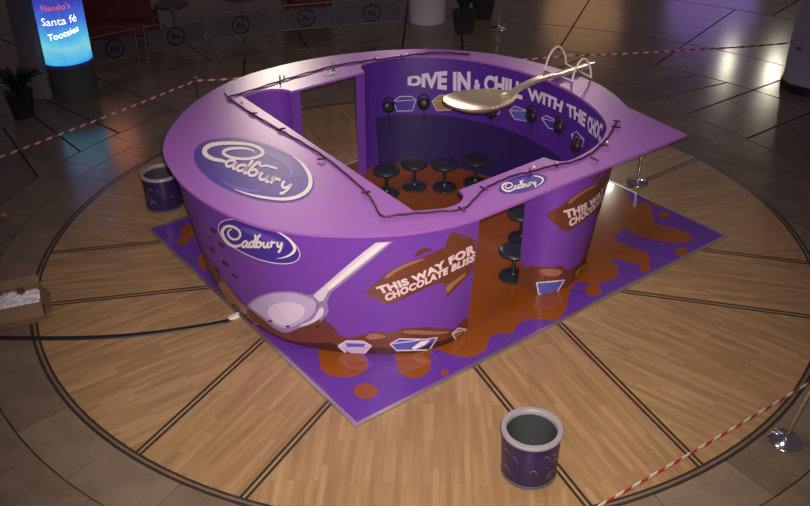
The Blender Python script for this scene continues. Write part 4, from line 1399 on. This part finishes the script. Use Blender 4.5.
column('round_column', colR, RCOL, 8.0, 'thick grey round column with dark skirting at the upper right edge', M['column'])
cm = G(427, 20, 0)
column('round_column', cm, 0.46, 8.0, 'pale round column beyond the back rim of the stand', mat('pale_column_paint', (0.52, 0.47, 0.60), 0.5, scale=2), False)

# left column with the lit advertising drum
cl = G(75, 93, 0); RL = 0.50
adv = empty('advert_column', cl); tag(adv, 'column with a glowing blue advertising panel and dark plinth at the upper left', 'advert')
MB().lathe([(RL, 0.0), (RL, 0.06), (RL - 0.02, 0.07), (RL - 0.02, 0.62), (RL, 0.64), (RL, 0.68)], 48).build('plinth', M['plinth'], adv, smooth=40)
cback = Vector((-0.50, 0.22, 0))
MB().lathe([(0.55, 0.0), (0.55, 8.0)], 48, cback).build('shaft', mat('advert_column_paint', (0.26, 0.26, 0.33), 0.5, scale=2), adv, smooth=50)
MB().tube([Vector((-0.33, -0.40, 0)), Vector((-0.33, -0.40, 4.0))], 0.02, 8).build('edge_rail', M['rail'], adv)
# glowing screen: an arc of the drum facing the hall
mt, nt, b = nm('lit_poster')
tc = node(nt, 'ShaderNodeTexCoord'); sx = node(nt, 'ShaderNodeSeparateXYZ'); nt.links.new(tc.outputs['Object'], sx.inputs[0])
nz = node(nt, 'ShaderNodeTexNoise'); nz.inputs['Scale'].default_value = 2.6; nt.links.new(tc.outputs['Object'], nz.inputs['Vector'])
ad = node(nt, 'ShaderNodeMath', operation='MULTIPLY_ADD'); ad.inputs[1].default_value = 0.45; nt.links.new(nz.outputs['Fac'], ad.inputs[0]); nt.links.new(sx.outputs['Z'], ad.inputs[2])
mr = node(nt, 'ShaderNodeMapRange'); mr.inputs['From Min'].default_value = 0.85; mr.inputs['From Max'].default_value = 2.7
nt.links.new(ad.outputs[0], mr.inputs['Value'])
rp = node(nt, 'ShaderNodeValToRGB'); E_ = rp.color_ramp.elements
E_[0].position = 0.0; E_[0].color = (0.02, 0.10, 0.55, 1); E_[1].position = 1.0; E_[1].color = (0.03, 0.03, 0.28, 1)
for ps, cl_ in ((0.10, (0.03, 0.42, 0.85, 1)), (0.25, (0.22, 0.62, 0.72, 1)), (0.36, (0.08, 0.50, 0.80, 1)), (0.52, (0.06, 0.16, 0.70, 1)), (0.75, (0.04, 0.05, 0.42, 1))):
    e = E_.new(ps); e.color = cl_
nt.links.new(mr.outputs[0], rp.inputs['Fac']); nt.links.new(rp.outputs[0], b.inputs['Emission Color'])
b.inputs['Base Color'].default_value = (0.02, 0.02, 0.05, 1); b.inputs['Emission Strength'].default_value = 1.0; b.inputs['Roughness'].default_value = 0.2
M['poster'] = mt
view = math.atan2(-cl.y, -cl.x)       # direction from the column to the hall's front
a0_, a1_ = view - deg(66), view + deg(74)
Z0, Z1 = 0.70, 3.2


def arc_panel(r, aa, ab, z0, z1, n=32, th=0.04):
    vs = []; fs = []
    for k in range(n + 1):
        a_ = aa + (ab - aa) * k / n
        for rr, z in ((r, z0), (r, z1), (r - th, z1), (r - th, z0)): vs.append((rr * math.cos(a_), rr * math.sin(a_), z))
    for k in range(n):
        for q in range(4):
            q2 = (q + 1) % 4; fs.append([4 * k + q, 4 * (k + 1) + q, 4 * (k + 1) + q2, 4 * k + q2])
    fs.append([0, 1, 2, 3]); fs.append([4 * n + 3, 4 * n + 2, 4 * n + 1, 4 * n])
    return MB().add(vs, fs)


arc_panel(RL - 0.012, a0_ - 0.3, a1_ + 0.3, 0.68, Z1 + 0.05, th=0.3).build('panel_housing', mat('advert_housing_blue', (0.02, 0.03, 0.16), 0.4, emit=0.25), adv, smooth=40)
poster = arc_panel(RL, a0_, a1_, Z0 + 0.06, Z1, th=0.011).build('lit_poster', M['poster'], adv, smooth=40)


def drum_text(s, ang0, ang1, zA, zB, h, mt, off=0.03):
    V, Fc = text2d(s, off)
    vs = []
    for x, y in V:
        a_ = ang0 + (ang1 - ang0) * x; z = zA + (zB - zA) * x + h * y
        vs.append(((RL + 0.004) * math.cos(a_), (RL + 0.004) * math.sin(a_), z))
    o = mesh('poster_lettering', vs, Fc, mt, poster)
    return o


drum_text('La Tasca', view - deg(46), view + deg(40), 2.13, 2.13, 0.2, M['lit_yellow'], 0.04)
drum_text("Nando's", view - deg(36), view + deg(28), 1.86, 1.88, 0.12, M['red_print'], 0.0)
drum_text('Santa fé', view - deg(42), view + deg(38), 1.57, 1.60, 0.15, M['lit_white'], 0.0)
drum_text('Tootsies', view - deg(34), view + deg(38), 1.27, 1.40, 0.13, M['lit_white'], 0.02)
drum_text('_____', view - deg(46), view + deg(40), 2.09, 2.09, 0.02, M['lit_white'], 0.0)


# ------------------------------------------------------------------ barrier panels
def barrier(pa, pb, label, mark=True, h=0.86):
    a_ = G(*pa, 0); b__ = G(*pb, 0); L = (b__ - a_).length; d = (b__ - a_).normalized(); c = (a_ + b__) / 2
    ang = math.atan2(d.y, d.x)
    s = empty('cafe_barrier', c, ang); tag(s, label, 'barrier', 'cafe barrier panels behind the stand')
    for x in (-L / 2, L / 2):
        MB().tube([(x, 0, 0.02), (x, 0, h)], 0.022, 10).build('post', M['rail'], s, smooth=60)
        MB().box((x - 0.03, -0.16, 0), (x + 0.03, 0.16, 0.02)).build('foot', M['rail'], s)
    for z in (h - 0.03, 0.25):
        MB().tube([(-L / 2, 0, z), (L / 2, 0, z)], 0.020, 10).build('rail', M['rail'], s, smooth=60)
    MB().box((-L / 2 + 0.05, -0.006, 0.28), (L / 2 - 0.05, 0.006, h - 0.14)).build('fabric_panel', M['panel'], s)
    # round emblem: two arcs and two small letters
    zc = 0.50; V = []; Fc = []
    R1, R0 = 0.22, 0.175
    for aa, ab in ((deg(20), deg(160)), (deg(200), deg(340)), (deg(165), deg(195)), (deg(-15), deg(15))):
        b0 = len(V); n = 14
        for k in range(n + 1):
            t = aa + (ab - aa) * k / n
            for rr in (R1, R0): V.append((rr * math.cos(t), -0.009, zc + rr * math.sin(t)))
        for k in range(n): Fc.append([b0 + 2 * k, b0 + 2 * k + 1, b0 + 2 * k + 3, b0 + 2 * k + 2])
    mesh('emblem_ring', V, Fc, M['emblem'], s)
    V, Fc = text2d('Ra', 0.04)
    mesh('emblem_lettering', [((x - 0.5) * 0.20, -0.009, zc - 0.07 + y * 0.14) for x, y in V], Fc, M['emblem'], s)
    return s


barrier((97, 76), (140, 65.5), 'grey cafe barrier panel with round emblem right beside the glowing advert')
barrier((149, 64), (207.5, 51.5), 'grey cafe barrier panel with round emblem, second from the glowing advert')
barrier((214, 50), (271, 42), 'grey cafe barrier panel with round emblem, third from the glowing advert')
barrier((279, 41), (335.5, 36), 'grey cafe barrier panel with round emblem, second from the pale column')
barrier((343, 35.3), (401, 31), 'grey cafe barrier panel with round emblem right beside the pale column')


# ------------------------------------------------------------------ plants
def plant(g, label, pr, ph, fol_h, spread, seed, nl=46):
    s = empty('potted_plant', g); tag(s, label, 'plant')
    MB().lathe([(pr * 0.75, 0), (pr, ph), (pr + 0.02, ph + 0.02), (pr - 0.03, ph + 0.02), (pr - 0.05, ph - 0.04)], 24).build('pot', M['skirt'], s, smooth=40)
    rg = random.Random(seed); mb = MB()
    for k in range(nl):
        a_ = rg.uniform(0, 2 * PI); L = fol_h * rg.uniform(0.55, 1.0); sp_ = spread * rg.uniform(0.3, 1.0); w = 0.035 + 0.03 * rg.random()
        d = Vector((math.cos(a_), math.sin(a_), 0)); n_ = Vector((-d.y, d.x, 0)); pts = []
        for i in range(6):
            t = i / 5; pts.append(d * (sp_ * t ** 1.4 + 0.04) + Vector((0, 0, ph - 0.05 + L * (t - 0.35 * t ** 3))))
        vs = []
        for i, q in enumerate(pts):
            ww = w * math.sin(PI * (0.12 + 0.86 * i / 5)); vs += [q - n_ * ww + Vector((0, 0, 0.01)), q + Vector((0, 0, -0.01)), q + n_ * ww + Vector((0, 0, 0.01))]
        fs = []
        for i in range(5):
            for j in range(2): fs.append([3 * i + j, 3 * i + j + 1, 3 * i + j + 4, 3 * i + j + 3])
        mb.add(vs, fs)
    o = mesh('foliage', mb.v, mb.f, M['leaf'], s)
    return s


plant(G(24, 116, 0), 'dark bushy plant in a black pot beside the advert column', 0.26, 0.5, 0.75, 0.5, 11)
plant(G(464, 32, 0), 'dark plant in a black pot right beside the pale column', 0.30, 0.5, 0.95, 0.42, 12)
plant(G(483, 18, 0), 'smaller dark plant in a black pot next to the far stanchion', 0.30, 0.5, 0.9, 0.45, 13)

# ------------------------------------------------------------------ cafe behind the barriers
def sofa(g, rz, w, label, mt):
    s = empty('cafe_bench', g, rz); tag(s, label, 'bench', 'upholstered cafe benches')
    def soft(name, lo, hi, r=0.05):
        bm = bmesh.new(); bmesh.ops.create_cube(bm, size=1)
        for v in bm.verts:
            v.co = Vector([lo[i] + (v.co[i] + 0.5) * (hi[i] - lo[i]) for i in range(3)])
        bmesh.ops.bevel(bm, geom=bm.edges, offset=r, segments=3, affect='EDGES', profile=0.5)
        me = bpy.data.meshes.new(name); bm.to_mesh(me); bm.free(); me.materials.append(mt)
        o = bpy.data.objects.new(name, me); COL.objects.link(o); o.parent = s
    soft('seat', (-w / 2, -0.35, 0.12), (w / 2, 0.3, 0.45)); soft('backrest', (-w / 2, 0.18, 0.30), (w / 2, 0.38, 0.95))
    soft('arm', (-w / 2 - 0.14, -0.35, 0.12), (-w / 2, 0.36, 0.62)); soft('arm', (w / 2, -0.35, 0.12), (w / 2 + 0.14, 0.36, 0.62))
    for x in (-w / 2, w / 2):
        for y in (-0.28, 0.28): MB().lathe([(0.025, 0), (0.03, 0.13)], 8, (x, y, 0)).build('leg', M['table'], s)


sofa(G(118, 40, 0), deg(10), 1.7, 'dark red upholstered bench behind the barriers beside the glowing advert', M['sofa'])
sofa(G(308, 21, 0), deg(0), 0.9, 'dark red single seat behind the barrier near the pale column', M['sofa'])


def table(g, label, mt):
    s = empty('cafe_table', g); tag(s, label, 'table', 'cafe tables behind the barriers')
    MB().lathe([(0.40, 0.70), (0.41, 0.715), (0.40, 0.74), (0.02, 0.74)], 28).build('table_top', mt, s, smooth=40)
    MB().lathe([(0.035, 0.03), (0.035, 0.70)], 12).build('pole', M['rail'], s, smooth=50)
    MB().lathe([(0.25, 0), (0.25, 0.015), (0.05, 0.04)], 24).build('base', M['table'], s, smooth=50)


table(G(176, 34, 0), 'dark round cafe table behind the second barrier panel', M['table'])
table(G(243, 26, 0), 'round cafe table behind the third barrier panel', M['sofa'])
table(G(372, 14, 0), 'dark round cafe table behind the barrier beside the pale column', M['table'])

# small yellow bloom lying at the left edge of the floor
g = G(1.5, 218, 0)
fl = empty('yellow_flower', g); tag(fl, 'small yellow bloom lying on the stone floor at the left edge', 'flower')
for k in range(6):
    a_ = 2 * PI * k / 6; d = Vector((math.cos(a_), math.sin(a_), 0)); n_ = Vector((-d.y, d.x, 0))
    mesh('petal', [d * 0.01 + Vector((0, 0, 0.02)), d * 0.06 + n_ * 0.03 + Vector((0, 0, 0.045)), d * 0.10 + Vector((0, 0, 0.03)), d * 0.06 - n_ * 0.03 + Vector((0, 0, 0.045))], [[0, 1, 2, 3]], M['yellow'], fl)
MB().lathe([(0.02, 0.0), (0.028, 0.02), (0.012, 0.04)], 10).build('centre', M['choc'], fl, smooth=50)
